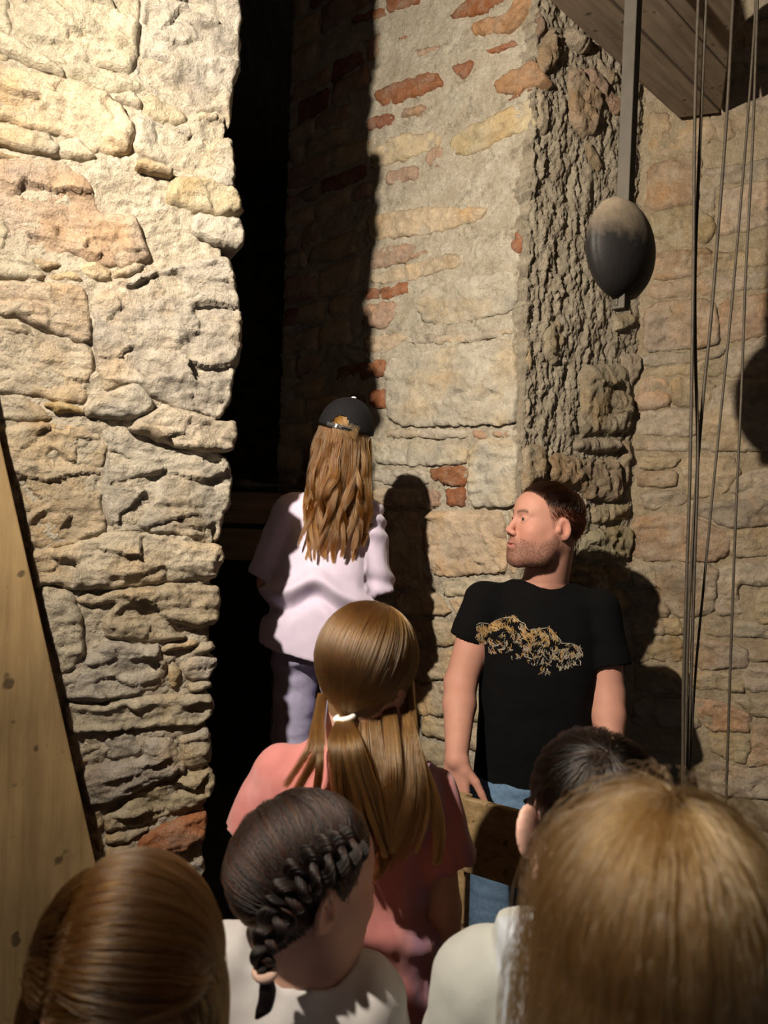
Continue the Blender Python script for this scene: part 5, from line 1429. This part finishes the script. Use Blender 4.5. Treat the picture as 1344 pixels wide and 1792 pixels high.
TR = rows_c([(zh1 - .11, 0, .152, .124), (zh1 + .06, -.004, .148, .120), (zh1 + .16, -.004, .142, .113), (zs1 - .15, 0, .130, .102), (zs1 - .05, 0, .112, .080), (zs1 + .015, .005, .062, .056)])
zf = gl(540, 1050, 2.2)[2]
def girl_folds(p):
    s = .006 * fbm((p[0], p[1], p[2] * .6), 6) + .003 * noise.noise(Vector((p[0] * 30 + p[2] * 14, p[1] * 12, p[2] * 8)))
    if p[1] < .02:   # the big sagging fold across the small of the back
        zc = zf + .045 * math.exp(-((p[0] - c2 - .015) / .055) ** 2) - .35 * (p[0] - c2) ** 2 * (1 if p[0] < c2 else 2.2) - .03 * (p[0] - c2)
        s += .030 * math.exp(-((p[2] - zc - .028) / .024) ** 2) - .018 * math.exp(-((p[2] - zc + .022) / .020) ** 2)
    if p[0] > c1 + .10: s += .005 * math.sin(p[2] * 95 + p[1] * 40 + 2 * math.sin(p[2] * 31))
    return s
nk = np.array(sp['J']['neck'])
LIL = (0.60, 0.52, 0.66)
gsh = shirt(sp, girl, 'oversized_shirt', TR, [(sh['l'] + np.array((.003, 0, -.006)), gl(470, 1010, 2.215), .058, .066), (sh['r'] + np.array((-.003, 0, -.006)), gl(652, 1034, 2.22), .057, .064)], LIL,
            ((c2, 0, gl(540, 1142, 2.2)[2]), (-.24, 0, -1)), (nk + np.array((0, .01, .034)), (.050, .058, .036)), .0052, None, girl_folds, yoke=-.030)
trousers(sp, girl, M_LILAC, 'trousers', zh1 + .04, (.088, .074, .075), None, [(zh1 - .10, c2 + .02, 0, .118, .095), (zh1 + .04, c2 + .015, 0, .112, .09)])
shoes(sp, girl)
sc = Scalp(sp, .004)
HC = hair_mat('hair_copper_blond', .36, .78, .35, .28)
push = trunk_push(inflate(TR, .004), .012)
u = sc.roots(8000, lambda L: (L[:, 2] < .024) & ((L[:, 1] < .03)))
ln = RNG.uniform(.15, .32, len(u))
P = flow(sc, u, 30, ln / 29, lambda P, u, k: np.stack([-.12 + 0 * P[:, 0], -.05 + 0 * P[:, 0], -1 + 0 * P[:, 0]], 1) * .2 + np.stack([(P[:, 0] - hd[0]) * 1.8, 0 * P[:, 0], 0 * P[:, 0]], 1) * (1 if k < 8 else 0), RNG.uniform(.03, .24, len(u)), grav=.6, keep=.7, pushout=push, grow_=3)
hair_obj('long_hair', clump(P, 80, .0, .78, .016, 1.0), .00042, HC, girl)
# cap
def cap_crown(sp, par):
    s = sp['s']; c = SC * s; r = (SR + .009) * s; R = sp['R']; o = np.array(sp['J']['head'])
    na, ne = 72, 20; zr = .030
    V, F = [], []; e0 = math.asin((zr - SC[2]) / (SR[2] + .009))
    def P(a, e): return o + R @ (c + r * np.array((math.cos(e) * math.sin(a), -math.cos(e) * math.cos(a), math.sin(e))) * (1 + .02 * math.cos(e) * math.cos(3 * a) * 0))
    for j in range(ne + 1):
        e = e0 + (math.pi / 2 - e0) * j / ne
        for i in range(na): V.append(P(2 * math.pi * i / na, e))
    for j in range(ne):
        for i in range(na):
            a = 2 * math.pi * (i + .5) / na; a = (a + math.pi) % (2 * math.pi) - math.pi; e = (e0 + (math.pi / 2 - e0) * (j + .5) / ne)
            if (a / .34) ** 2 + ((e - e0) / .44) ** 2 < 1: continue
            F.append((j * na + i, j * na + (i + 1) % na, (j + 1) * na + (i + 1) % na, (j + 1) * na + i))
    cap_ = mesh_obj('cap', V, F, M_CAP, par); m = cap_.modifiers.new('solid', 'SOLIDIFY'); m.thickness = .003; m.offset = 1
    cap_['label'] = 'black baseball cap worn with a closed plastic back strap'
    def band(a0, a1, e_lo, e_hi, out, name, mat, n=20):
        V, F = [], []
        for i in range(n + 1):
            a = a0 + (a1 - a0) * i / n
            for e in (e_lo, e_hi): q = P(a, e); V.append(q + (q - (o + R @ c)) / np.linalg.norm(q - (o + R @ c)) * out)
        F = [(2 * i, 2 * i + 2, 2 * i + 3, 2 * i + 1) for i in range(n)]
        ob = mesh_obj(name, V, F, mat, cap_); mm = ob.modifiers.new('solid', 'SOLIDIFY'); mm.thickness = .0022; return ob
    band(-.52, .52, e0 - .02, e0 + .115, .0035, 'strap', M_CAP2)
    for i in range(6):
        q = P(.10 + .055 * i, e0 + .05); q = q + (q - (o + R @ c)) / np.linalg.norm(q - (o + R @ c)) * .0062
        V, F = uvs(.0026, .5, 10, 6); st = mesh_obj('strap_stud', V, F, M_CAP, cap_); st.location = q
    V, F = uvs(.008, .5, 16, 8); bt = mesh_obj('button', V, F, M_WHITE, cap_); bt.location = o + R @ (c + r * np.array((0, -.0, 1.03)))
    # brim, on the far side
    V, F = [], []
    for i in range(25):
        a = math.pi - .95 + 1.9 * i / 24
        for t in (0, .5, 1.0):
            q = np.array((math.sin(a), -math.cos(a), 0)); L = .072 * math.cos((a - math.pi) * 1.45) * t
            V.append(o + R @ (c + r * np.array((math.cos(e0) * math.sin(a), -math.cos(e0) * math.cos(a), math.sin(e0))) + np.array((0, L, -.25 * L * t)) * s))
    F = [(3 * i + j, 3 * i + 3 + j, 3 * i + 4 + j, 3 * i + 1 + j) for i in range(24) for j in (0, 1)]
    bm_ = mesh_obj('brim', V, F, M_CAP, cap_); mm = bm_.modifiers.new('solid', 'SOLIDIFY'); mm.thickness = .003
    # white figure on the strap
    gl2 = [(-.5, .75), (-.2, 1.0), (.25, .95), (.45, .62), (.2, .25), (-.45, -.45), (-.5, -.6), (.5, -.6)]
    V, F = [], []
    pts = []
    for x, y in gl2:
        q = P(-.115 + x * .062, e0 + .048 + y * .048); pts.append(q + (q - (o + R @ c)) / np.linalg.norm(q - (o + R @ c)) * .0072)
    T_ = np.gradient(np.array(pts), axis=0); nrm = (pts[3] - (o + R @ c)); nrm /= np.linalg.norm(nrm)
    for q, t in zip(pts, T_):
        sd = np.cross(t, nrm); sd /= np.linalg.norm(sd); V += [q + sd * .0014, q - sd * .0014]
    F = [(2 * i, 2 * i + 1, 2 * i + 3, 2 * i + 2) for i in range(len(pts) - 1)]
    mesh_obj('white_numeral', V, F, M_WHITE, cap_, False)
M_CAP = mat_plain('black_mesh_cap', (.008, .0075, .0085), .85, 0, .2, 80, .5, 420, .2)
M_CAP2 = mat_plain('dark_grey_strap', (.035, .034, .037), .75, 0, .1)
M_WHITE = mat_plain('white_plastic', (.75, .73, .70), .5, 0, .05)
cap_crown(sp, girl)
u = sc.roots(500, lambda L: (L[:, 2] > .035) & (L[:, 2] < .075) & (L[:, 1] < -.07) & (np.abs(L[:, 0]) < .035))
P = flow(sc, u, 8, .005, lambda P, u, k: np.stack([.4 + 0 * P[:, 0], 0 * P[:, 0], -.6 + 0 * P[:, 0]], 1), RNG.uniform(.02, .05, len(u)), grav=.2)
hair_obj('hair_in_cap_gap', P, .0005, HC, girl)

# ---------------------------------------------- girl in pink with the ponytail
pb = at(628, 1400, 1.3); PB = np.array((pb[0], 1.3, 0)); pl = lambda px, py, d=1.3: to_local(at(px, py, d), PB, 0)
pink = person('person', 'girl in a pink shirt with a low ponytail held by a white band', PB, 0)
H = 1.53; hd = pl(645, 1178)
sh = dict(l=pl(492, 1365), r=pl(742, 1392)); el = dict(l=pl(452, 1560, 1.31), r=pl(770, 1590, 1.29)); wr = dict(l=pl(470, 1720, 1.36), r=pl(770, 1760, 1.33))
sp = dict(H=H, s=.90, R=rot(math.radians(-26), math.radians(-6), math.radians(2)), J=std_joints(H, hd, pl(622, 1312), sh, el, wr, .085), hair_col=(.20, .115, .06), skin=(.56, .32, .25), arm=(.045, .035, .033, .025), ears=0.0)
zs1 = pl(622, 1318)[2]; cx = pl(618, 1350)[0]
sp['trunk'] = [(.72, cx, 0, .118, .09), (.92, cx, 0, .105, .082), (zs1 - .16, cx, 0, .122, .09), (zs1 - .05, cx, 0, .118, .076), (zs1, cx, 0, .06, .05)]
build_body(sp, pink)
TR = [(.86, cx + .02, 0, .150, .115), (1.0, cx + .01, 0, .142, .108), (zs1 - .18, cx, 0, .146, .108), (zs1 - .06, cx, 0, .132, .088), (zs1 + .012, cx, .004, .075, .058)]
def pink_folds(p):
    s = .006 * fbm((p[0], p[1], p[2] * .8), 8) + .0045 * noise.noise(Vector((p[0] * 22 + p[2] * 18, p[1] * 10, p[2] * 20 - p[0] * 10)))
    if p[2] < 1.12: s += .010 * math.sin(p[2] * 55 + p[0] * 26) * math.exp(-((p[2] - 1.02) / .08) ** 2)
    if p[0] > cx + .13: s += .0035 * math.sin(p[0] * 170 + p[2] * 40)
    return s
xr = pl(760, 1450)[0]; zr_ = pl(760, 1450)[2]
def pink_cols(V):
    base_ = np.array((.45, .165, .155)); pur = np.array((.27, .16, .27)); pale = np.array((.55, .26, .25))
    n = np.array([noise.fractal(Vector((p[0] * 22, p[1] * 14, p[2] * 9)), .8, 2, 3) for p in V])
    m = np.clip((V[:, 0] - (xr - .055)) / .03, 0, 1) * np.clip(.35 + n * 1.3, 0, 1); C = np.tile(base_, (len(V), 1)); C = C * (1 - m[:, None]) + pur * m[:, None]; m2 = np.clip(n - .25, 0, .5)[:, None]; return C * (1 - m2) + pale * m2
nk = np.array(sp['J']['neck'])
shirt(sp, pink, 'tie_dye_shirt', TR, [(sh['l'], pl(452, 1462, 1.30), .058, .062), (sh['r'], pl(781, 1512, 1.285), .056, .060)], (.6, .2, .2), ((cx, 0, .885), (.05, 0, -1)),
      (nk + np.array((0, .012, .032)), (.062, .066, .042)), .0050, None, pink_folds, None, pink_cols)
trousers(sp, pink, M_TROUS, 'dark_trousers', .93, (.09, .07, .06), None, [(.70, cx, 0, .125, .10), (.93, cx, 0, .118, .094)]); shoes(sp, pink)
sc = Scalp(sp, .007); sc.base, sc.heading = PB, 0
HP = hair_mat('hair_dark_blond', .33, .04, .3, .30)
tie_p = ray_scalp(sc, 603, 1256); tie_u = sc.dirs(tie_p[None])[0]; tie_u /= np.linalg.norm(tie_u); tie_d = to_local(at(603, 1256, 1.0), PB, 0) - to_local(CAM, PB, 0); tie_p = tie_p - tie_d / np.linalg.norm(tie_d) * .034
u = sc.roots(8200, lambda L: (L[:, 2] > -.02) | (L[:, 1] > -.02))
K1, K2 = 18, 22
lift = RNG.uniform(.0, .055, len(u)); S1 = []
lift = lift + .05 * np.abs(np.array([noise.noise(Vector(q * 5.5)) for q in u]))
sag = .03 + np.clip(.02 - (sc.c + sc.r * u)[:, 2] / sp['s'], 0, .08) * 1.6
for t in np.linspace(0, 1, K1):
    d_ = slerp(u, np.tile(tie_u, (len(u), 1)), t); d_ /= np.linalg.norm(d_, axis=1)[:, None]
    S1.append(sc.pos(d_, lift * (1 - t) + .115 * t ** 3 + .01 * t + sag * math.sin(math.pi * t)))
S1 = np.stack(S1, 1)
rr = np.sqrt(RNG.uniform(0, 1, len(u))); aa = RNG.uniform(0, 6.283, len(u))
S1[:, -1] = tie_p + np.stack([rr * np.cos(aa), rr * np.sin(aa) * .8, 0 * rr], 1) * .0085; 
for q_, w_ in ((-2, .86), (-3, .70), (-4, .52), (-5, .35), (-6, .20), (-7, .09)): S1[:, q_] = S1[:, q_] * (1 - w_) + S1[:, -1] * w_
tail_c = spline([tie_p, pl(604, 1305, 1.165), pl(622, 1400, 1.16), pl(650, 1490, 1.16)], K2)[1:]
sprd = np.interp(np.linspace(0, 1, K2)[1:], [0, .08, .3, .6, 1], [.0085, .010, .020, .028, .024]); S2 = []
cut = RNG.uniform(.72, 1.0, len(u))
for j, (c_, w_) in enumerate(zip(tail_c, sprd)):
    S2.append(c_ + np.stack([rr * np.cos(aa) * w_ * 1.25, rr * np.sin(aa) * w_ * .75, -.0 * rr], 1))
P = np.concatenate([S1, np.stack(S2, 1)], 1)
P[:, K1:] = clump(P[:, K1:], 40, 0, .6, .006, .7)
hp = hair_obj('ponytail_hair', P, .00036, HP, pink)
V, F = tube_mesh([tie_p + np.array((math.cos(t) * .0140, math.sin(t) * .0120, .003 * math.cos(t))) for t in np.linspace(0, 6.283, 28)], .0048, 8); mesh_obj('hair_band', V, F, M_WHITE, pink)
lk = []
for pts, n_, w_ in (([(712,1190,1.31),(716,1250,1.25),(717,1305,1.205),(716,1390,1.17),(694,1470,1.165),(655,1540,1.165)], 420, .011), ([(702,1200,1.31),(714,1260,1.24),(730,1320,1.20),(758,1400,1.185),(768,1470,1.18),(764,1510,1.18)], 330, .009),
                    ([(678,1215,1.28),(684,1270,1.22),(690,1350,1.17),(684,1440,1.165),(664,1510,1.165)], 420, .012), ([(706,1200,1.31),(716,1260,1.24),(737,1340,1.19),(745,1420,1.175),(728,1490,1.17)], 300, .007),
                    ([(566,1215,1.285),(560,1262,1.225),(558,1310,1.18),(530,1365,1.175),(505,1405,1.175)], 200, .006), ([(560,1222,1.285),(556,1268,1.225),(560,1330,1.17),(552,1400,1.165),(545,1440,1.165)], 200, .006), ([(648,1210,1.29),(646,1262,1.235),(650,1310,1.205),(662,1380,1.175),(676,1460,1.165)], 520, .019), ([(672,1205,1.30),(680,1262,1.245),(690,1310,1.21),(700,1400,1.175)], 420, .015), ([(562,1215,1.28),(552,1265,1.23),(541,1310,1.19),(500,1375,1.18)], 140, .005)):
    c_ = spline([pl(*q) for q in pts], 24); r_ = np.sqrt(RNG.uniform(0, 1, n_)); a_ = RNG.uniform(0, 6.283, n_); ww = np.interp(np.linspace(0, 1, 24), [0, .3, .7, 1], [.9, 1.0, 1.05, .5]) * w_
    lk.append(c_[None] + (np.stack([np.cos(a_), .6 * np.sin(a_), 0 * a_], 1) * r_[:, None])[:, None] * ww[None, :, None] + np.cumsum(RNG.normal(0, .0006, (n_, 24, 3)), axis=1) * np.linspace(0, 1, 24)[None, :, None])
hair_obj('hanging_locks', clump(np.concatenate(lk), 60, 0, .35), .00036, HP, pink)

# ---------------------------------------------- girl with the dark braid
bb_ = at(530, 1650, .98); BB = np.array((bb_[0], .98, 0)); bl = lambda px, py, d=.98: to_local(at(px, py, d), BB, 0)
brd = person('person', 'girl in a white shirt with a dark brown braid down her back', BB, 0)
H = 1.34; hd = bl(536, 1546)
sh = dict(l=bl(400, 1690), r=bl(632, 1750)); el = dict(l=bl(385, 1960, 1.0), r=bl(668, 2010, .99)); wr = dict(l=bl(420, 2200, 1.08), r=bl(640, 2240, 1.08))
sp = dict(H=H, s=.875, R=rot(math.radians(-55), math.radians(-4), math.radians(0)), J=std_joints(H, hd, bl(520, 1690), sh, el, wr, .085), hair_col=(.035, .022, .016), skin=(.52, .30, .22), arm=(.043, .034, .032, .025), neck_r=.045, fine=False)
zs1 = bl(520, 1690)[2]; cx = bl(522, 1700)[0]
sp['trunk'] = [(.62, cx, 0, .112, .085), (.80, cx, 0, .10, .08), (zs1 - .15, cx, 0, .115, .085), (zs1 - .05, cx, 0, .11, .072), (zs1, cx, 0, .055, .048)]
build_body(sp, brd)
TR = [(.60, cx, 0, .140, .108), (.80, cx, 0, .130, .10), (zs1 - .16, cx, 0, .136, .10), (zs1 - .055, cx, 0, .124, .084), (zs1 + .012, cx, .002, .068, .056)]
def braid_folds(p): return .006 * fbm((p[0], p[1], p[2] * .7), 8) + .005 * noise.noise(Vector((p[0] * 26 - p[2] * 16, p[1] * 8, p[2] * 14 + p[0] * 16)))
nk = np.array(sp['J']['neck'])
shirt(sp, brd, 'white_shirt', TR, [(sh['l'], el['l'] * .45 + sh['l'] * .55, .056, .062), (sh['r'], el['r'] * .45 + sh['r'] * .55, .056, .062)], (.58, .555, .55), ((cx, 0, .615), (0, 0, -1)),
      (nk + np.array((.012, .0, .026)), (.064, .068, .040)), .0048, .0055, braid_folds)
trousers(sp, brd, M_TROUS, 'dark_trousers', .68, (.09, .07, .06), None, [(.58, cx, 0, .12, .095), (.68, cx, 0, .115, .09)]); shoes(sp, brd)
sc = Scalp(sp, .003); sc.base, sc.heading = BB, 0
HD = hair_mat('hair_dark_brown', .84, .5, .25, .42)
bp_ = [ray_scalp(sc, *q) for q in ((612, 1475), (585, 1495), (552, 1513), (520, 1540), (496, 1580))]
bu = sc.dirs(np.array(bp_)); bu /= np.linalg.norm(bu, axis=1)[:, None]
onhead = sc.pos(bu, .09)
hang = [bl(474, 1630, .872), bl(461, 1668, .866), bl(464, 1700, .866)]
path = spline(list(onhead) + hang, 90)
# braid of three locks
Tn = np.gradient(path, axis=0); Tn /= np.linalg.norm(Tn, axis=1)[:, None]
cam_l = to_local(CAM, BB, 0); out_ = cam_l - path; out_ /= np.linalg.norm(out_, axis=1)[:, None]
side_ = np.cross(Tn, out_); side_ /= np.linalg.norm(side_, axis=1)[:, None]; out_ = np.cross(side_, Tn)
s_ = np.concatenate([[0], np.cumsum(np.linalg.norm(np.diff(path, axis=0), axis=1))]); tot = s_[-1]
wid_ = np.interp(s_ / tot, [0, .25, .7, 1], [.014, .017, .013, .007])
strs = []
for l in range(3):
    ph = 2 * math.pi * (s_ / .056 + l / 3)
    cen = path + side_ * (np.sin(ph) * wid_)[:, None] + out_ * (np.sin(2 * ph) * wid_ * .45)[:, None]
    n = 420; r_ = np.sqrt(RNG.uniform(0, 1, n)); a_ = RNG.uniform(0, 6.283, n)
    off = side_[None] * (r_ * np.cos(a_))[:, None, None] + out_[None] * (r_ * np.sin(a_))[:, None, None]
    strs.append(cen[None] + off * (wid_ * .80)[None, :, None])
hair_obj('braid', np.concatenate(strs), .00042, HD, brd, .9)
tc = hang[-1]; V, F = tube_mesh([tc + np.array((math.cos(t) * .010, math.sin(t) * .009, .003 * math.sin(t))) for t in np.linspace(0, 6.283, 24)], .0055, 8); mesh_obj('hair_band', V, F, mat_plain('peach_band', (.62, .42, .33), .8), brd)
tl = spline([tc, bl(468, 1735, .862), bl(462, 1765, .86), bl(450, 1782, .858)], 14); n = 500; r_ = np.sqrt(RNG.uniform(0, 1, n)); a_ = RNG.uniform(0, 6.283, n)
wt = np.interp(np.linspace(0, 1, 14), [0, .3, .7, 1], [.006, .0095, .009, .003])
hair_obj('braid_tail', tl[None] + (np.stack([np.cos(a_), .8 * np.sin(a_), 0 * a_], 1) * r_[:, None])[:, None] * wt[None, :, None], .0004, HD, brd)
u = sc.roots(9000); Pr = sc.pos(u)
onp = path[:62]; dn = ((Pr[:, None] - onp[None] - np.array((0, 0, -.012))) ** 2).sum(-1); j = np.clip(dn.argmin(1) + RNG.integers(2, 10, len(u)), 0, 61)
tu = sc.dirs(onp[j]); tu /= np.linalg.norm(tu, axis=1)[:, None]; lf = RNG.uniform(0, .05, len(u)) + .05 * np.abs(np.array([noise.noise(Vector(q * 6)) for q in u])); S1 = []
for t in np.linspace(0, 1, 18):
    d_ = slerp(u, tu, t); d_ /= np.linalg.norm(d_, axis=1)[:, None]; S1.append(sc.pos(d_, lf * (1 - t) + .06 * t + .035 * math.sin(math.pi * t)))
hair_obj('hair', clump(np.stack(S1, 1), 300, 0, .45), .00036, HD, brd)

# ---------------------------------------------- girl at the left edge, head bowed towards us
fb = at(215, 1700, .74); FB = np.array((fb[0], .72, 0)); fl_ = lambda px, py, d=.74: to_local(at(px, py, d), FB, math.pi)
fg = person('person', 'brown haired child with a bowed head in the lower left corner', FB, math.pi)
H = 1.36; hd = fl_(214, 1746, .70)
zn = hd[2] - .155
sh = dict(l=np.array((-.125, -.02, zn - .06)), r=np.array((.125, -.02, zn - .06))); el = dict(l=np.array((-.165, -.01, zn - .28)), r=np.array((.165, -.01, zn - .28))); wr = dict(l=np.array((-.14, .06, zn - .47)), r=np.array((.14, .06, zn - .47)))
sp = dict(H=H, s=.88, R=rot(math.radians(8), math.radians(-23), math.radians(-4)), J=std_joints(H, hd, (0, -.055, zn), sh, el, wr, .085), hair_col=(.13, .075, .04), skin=(.50, .28, .21), arm=(.043, .034, .032, .025), neck_r=.045)
sp['trunk'] = kid_trunk(H, 0, -.03, zn + .0, .49 * H)
build_body(sp, fg); add_eyes(sp, fg)
TR = inflate(sp['trunk'], .016, .02)
shirt(sp, fg, 'purple_top', TR, [(sh['l'], el['l'], .054, .05), (sh['r'], el['r'], .054, .05)], (.24, .14, .22), ((0, 0, .49 * H + .01), (0, 0, -1)), (np.array((0, -.03, zn + .035)), (.06, .07, .042)), .0062, .008)
trousers(sp, fg, M_TROUS, 'dark_trousers', .49 * H + .06, (.09, .07, .06), None, [(.44 * H, 0, -.03, .125, .1), (.49 * H + .06, 0, -.03, .12, .098)]); shoes(sp, fg)
sc = Scalp(sp, .004); sc.base, sc.heading = FB, math.pi
part = ray_scalp(sc, 140, 1560)
HF = hair_mat('hair_chestnut_blond', .40, .08, .25, .26)
u = sc.roots(9500)
sgn = np.where(sc.pos(u)[:, 0] < part[0], -1.0, 1.0)       # local -x is the right of the picture
def comb_f(P, u_, k):
    Lh = (P - sc.o) @ sc.R / sc.s; face = ((Lh[:, 1] > .02) & (Lh[:, 2] < .085) & (k < 24))[:, None]
    return np.stack([sgn * 1.0, -.15 + 0 * sgn, .05 + 0 * sgn], 1) + face * np.stack([sgn * 9, -1 + 0 * sgn, 1.5 + 0 * sgn], 1)
P = flow(sc, u, 34, RNG.uniform(.30, .42, len(u)) / 33, comb_f, RNG.uniform(.01, .08, len(u)) + .05 * np.abs(np.array([noise.noise(Vector(q * 6)) for q in u])), grav=.14, keep=.55, pushout=trunk_push(TR, .012), combfade=lambda k: 1.0 if k < 12 else .35, topfade=True, hug=True)
Lh = ((P.reshape(-1, 3) - sc.o) @ sc.R / sc.s).reshape(P.shape)      # the face itself stays free of hair
P = P[~((Lh[:, :, 1] > .045) & (Lh[:, :, 2] < .056) & (np.abs(Lh[:, :, 0]) < .058)).any(1)]
hair_obj('parted_hair', clump(P, 90, .0, .75, .008, .8), .00036, HF, fg)

# ---------------------------------------------- boy with short dark hair
yb = at(1040, 1600, .95); YB = np.array((yb[0], .95, 0)); yl = lambda px, py, d=.95: to_local(at(px, py, d), YB, 0)
boy = person('person', 'boy with cropped dark hair and a pale grey hooded sweatshirt', YB, 0)
H = 1.43; hd = yl(1036, 1440)
zn = yl(1035, 1640)[2]
sh = dict(l=yl(850, 1725), r=yl(1225, 1735)); el = dict(l=yl(800, 1960), r=yl(1290, 1980)); wr = dict(l=yl(840, 2180, 1.05), r=yl(1250, 2200, 1.05))
sp = dict(H=H, s=.90, R=rot(math.radians(6), math.radians(0), math.radians(0)), J=std_joints(H, hd, yl(1038, 1640), sh, el, wr, .085), hair_col=(.035, .027, .022), skin=(.60, .36, .29), arm=(.045, .036, .034, .026), neck_r=.046, ears=2.3, fine=False)
sp['trunk'] = kid_trunk(H, 0, 0, zn, .49 * H)
build_body(sp, boy)
TR = inflate(sp['trunk'], .022, .02)
def hood(S_):
    for t in np.linspace(0, 1, 12):
        a = math.pi * (.02 + .96 * t); p = np.array((-.085 * math.cos(a) - .004, -.02 - .070 * math.sin(a), zn + .020 - .055 * math.sin(a)))
        S_.ell(p, (.038, .036, .042 + .012 * math.sin(a)), None, .012)
    S_.ell((0, -.105, zn - .085), (.085, .035, .085), None, .03)
def hood_folds(p): return .004 * fbm((p[0], p[1], p[2]), 9) + .003 * noise.noise(Vector((p[0] * 30, p[1] * 20, p[2] * 30)))
shirt(sp, boy, 'grey_hoodie', TR, [(sh['l'], el['l'], .066, .060), (sh['r'], el['r'], .066, .060), (el['l'], wr['l'], .058, .045), (el['r'], wr['r'], .058, .045)], (.56, .57, .55), ((0, 0, .49 * H), (0, 0, -1)),
      (np.array((0, .012, zn + .045)), (.058, .066, .06)), .0058, .006, hood_folds, extra=hood, colfn=lambda V: np.where((((V[:, 1] < -.02) & (V[:, 2] > zn - .10) & (np.abs(V[:, 0]) < .125))[:, None]), np.array((.42, .45, .50)), np.array((.40, .41, .385))))
trousers(sp, boy, M_TROUS, 'dark_trousers', .49 * H + .06, (.09, .07, .06), None, [(.44 * H, 0, 0, .125, .1), (.49 * H + .06, 0, 0, .12, .098)]); shoes(sp, boy)
sc = Scalp(sp, .002)
HS = hair_mat('hair_cropped_dark', .93, .4, .2, .3)
u = sc.roots(9000); cw = sc.pos(np.array([[.0, -.45, .89]]))[0]
def comb_b(P, u_, k):
    d = P - cw; return d / (np.linalg.norm(d, axis=1)[:, None] + .01) + np.array((.35, .25, 0))
L_ = (sc.c + sc.r * u) / sc.s
P = flow(sc, u, 7, np.interp(L_[:, 2], [-.06, .02, .08], [.0012, .0026, .0052]) * RNG.uniform(.8, 1.2, len(u)), comb_b, RNG.uniform(.005, .05, len(u)) * np.interp(L_[:, 2], [-.06, .08], [.4, 1.6]), grav=.2, hug=True)
hair_obj('short_hair', clump(P, 400, 0, .5), .00034, HS, boy)

# ---------------------------------------------- fair haired child nearest to us
nb_ = at(1150, 1700, .55); NB = np.array((nb_[0], .55, 0)); nl_ = lambda px, py, d=.55: to_local(at(px, py, d), NB, 0)
near = person('person', 'fair haired child nearest to the viewer in the lower right, seen from behind', NB, 0)
H = 1.50; hd = nl_(1155, 1690, .56); zn = hd[2] - .15
sh = dict(l=np.array((-.13, 0, zn - .06)), r=np.array((.13, 0, zn - .06))); el = dict(l=np.array((-.165, .0, zn - .30)), r=np.array((.165, .0, zn - .30))); wr = dict(l=np.array((-.15, .08, zn - .50)), r=np.array((.15, .08, zn - .50)))
sp = dict(H=H, s=.90, R=rot(math.radians(-8), math.radians(-8), 0), J=std_joints(H, hd, (0, -.02, zn), sh, el, wr, .085), hair_col=(.36, .22, .12), skin=(.56, .32, .25), arm=(.045, .036, .034, .026), neck_r=.046)
sp['trunk'] = kid_trunk(H, 0, 0, zn, .49 * H)
build_body(sp, near)
TR = inflate(sp['trunk'], .016, .02)
shirt(sp, near, 'navy_top', TR, [(sh['l'], el['l'], .056, .05), (sh['r'], el['r'], .056, .05)], (.07, .07, .13), ((0, 0, .49 * H), (0, 0, -1)), (np.array((0, .0, zn + .035)), (.06, .066, .042)), .0065, .008)
trousers(sp, near, M_TROUS, 'dark_trousers', .49 * H + .06, (.09, .07, .06), None, [(.44 * H, 0, 0, .13, .1), (.49 * H + .06, 0, 0, .125, .098)]); shoes(sp, near)
sc = Scalp(sp, .005); sc.base, sc.heading = NB, 0
part = ray_scalp(sc, 1180, 1425)
HN = hair_mat('hair_fair', .20, .04, .35, .3)
u = sc.roots(15000)
def comb_n(P, u_, k):
    d = P - part; return d / (np.linalg.norm(d, axis=1)[:, None] + .004)
P = flow(sc, u, 34, RNG.uniform(.30, .42, len(u)) / 33, comb_n, RNG.uniform(.02, .17, len(u)) + .06 * np.abs(np.array([noise.noise(Vector(q * 5)) for q in u])), grav=.45, keep=.6, pushout=trunk_push(TR, .014), combfade=lambda k: 1.0 if k < 9 else .05, topfade=True, hug=True)
P2 = flow(sc, u[:900], 34, RNG.uniform(.26, .40, 900) / 33, comb_n, RNG.uniform(.15, .34, 900), grav=.35, keep=.75, pushout=trunk_push(TR, .014), combfade=lambda k: 1.0 if k < 9 else .05, topfade=True, hug=True)
P = clump(P, 110, .0, .8, .006, .8)
hair_obj('long_hair', np.concatenate([P, P2 + np.cumsum(RNG.normal(0, .0012, P2.shape), axis=1)]), .00034, HN, near)
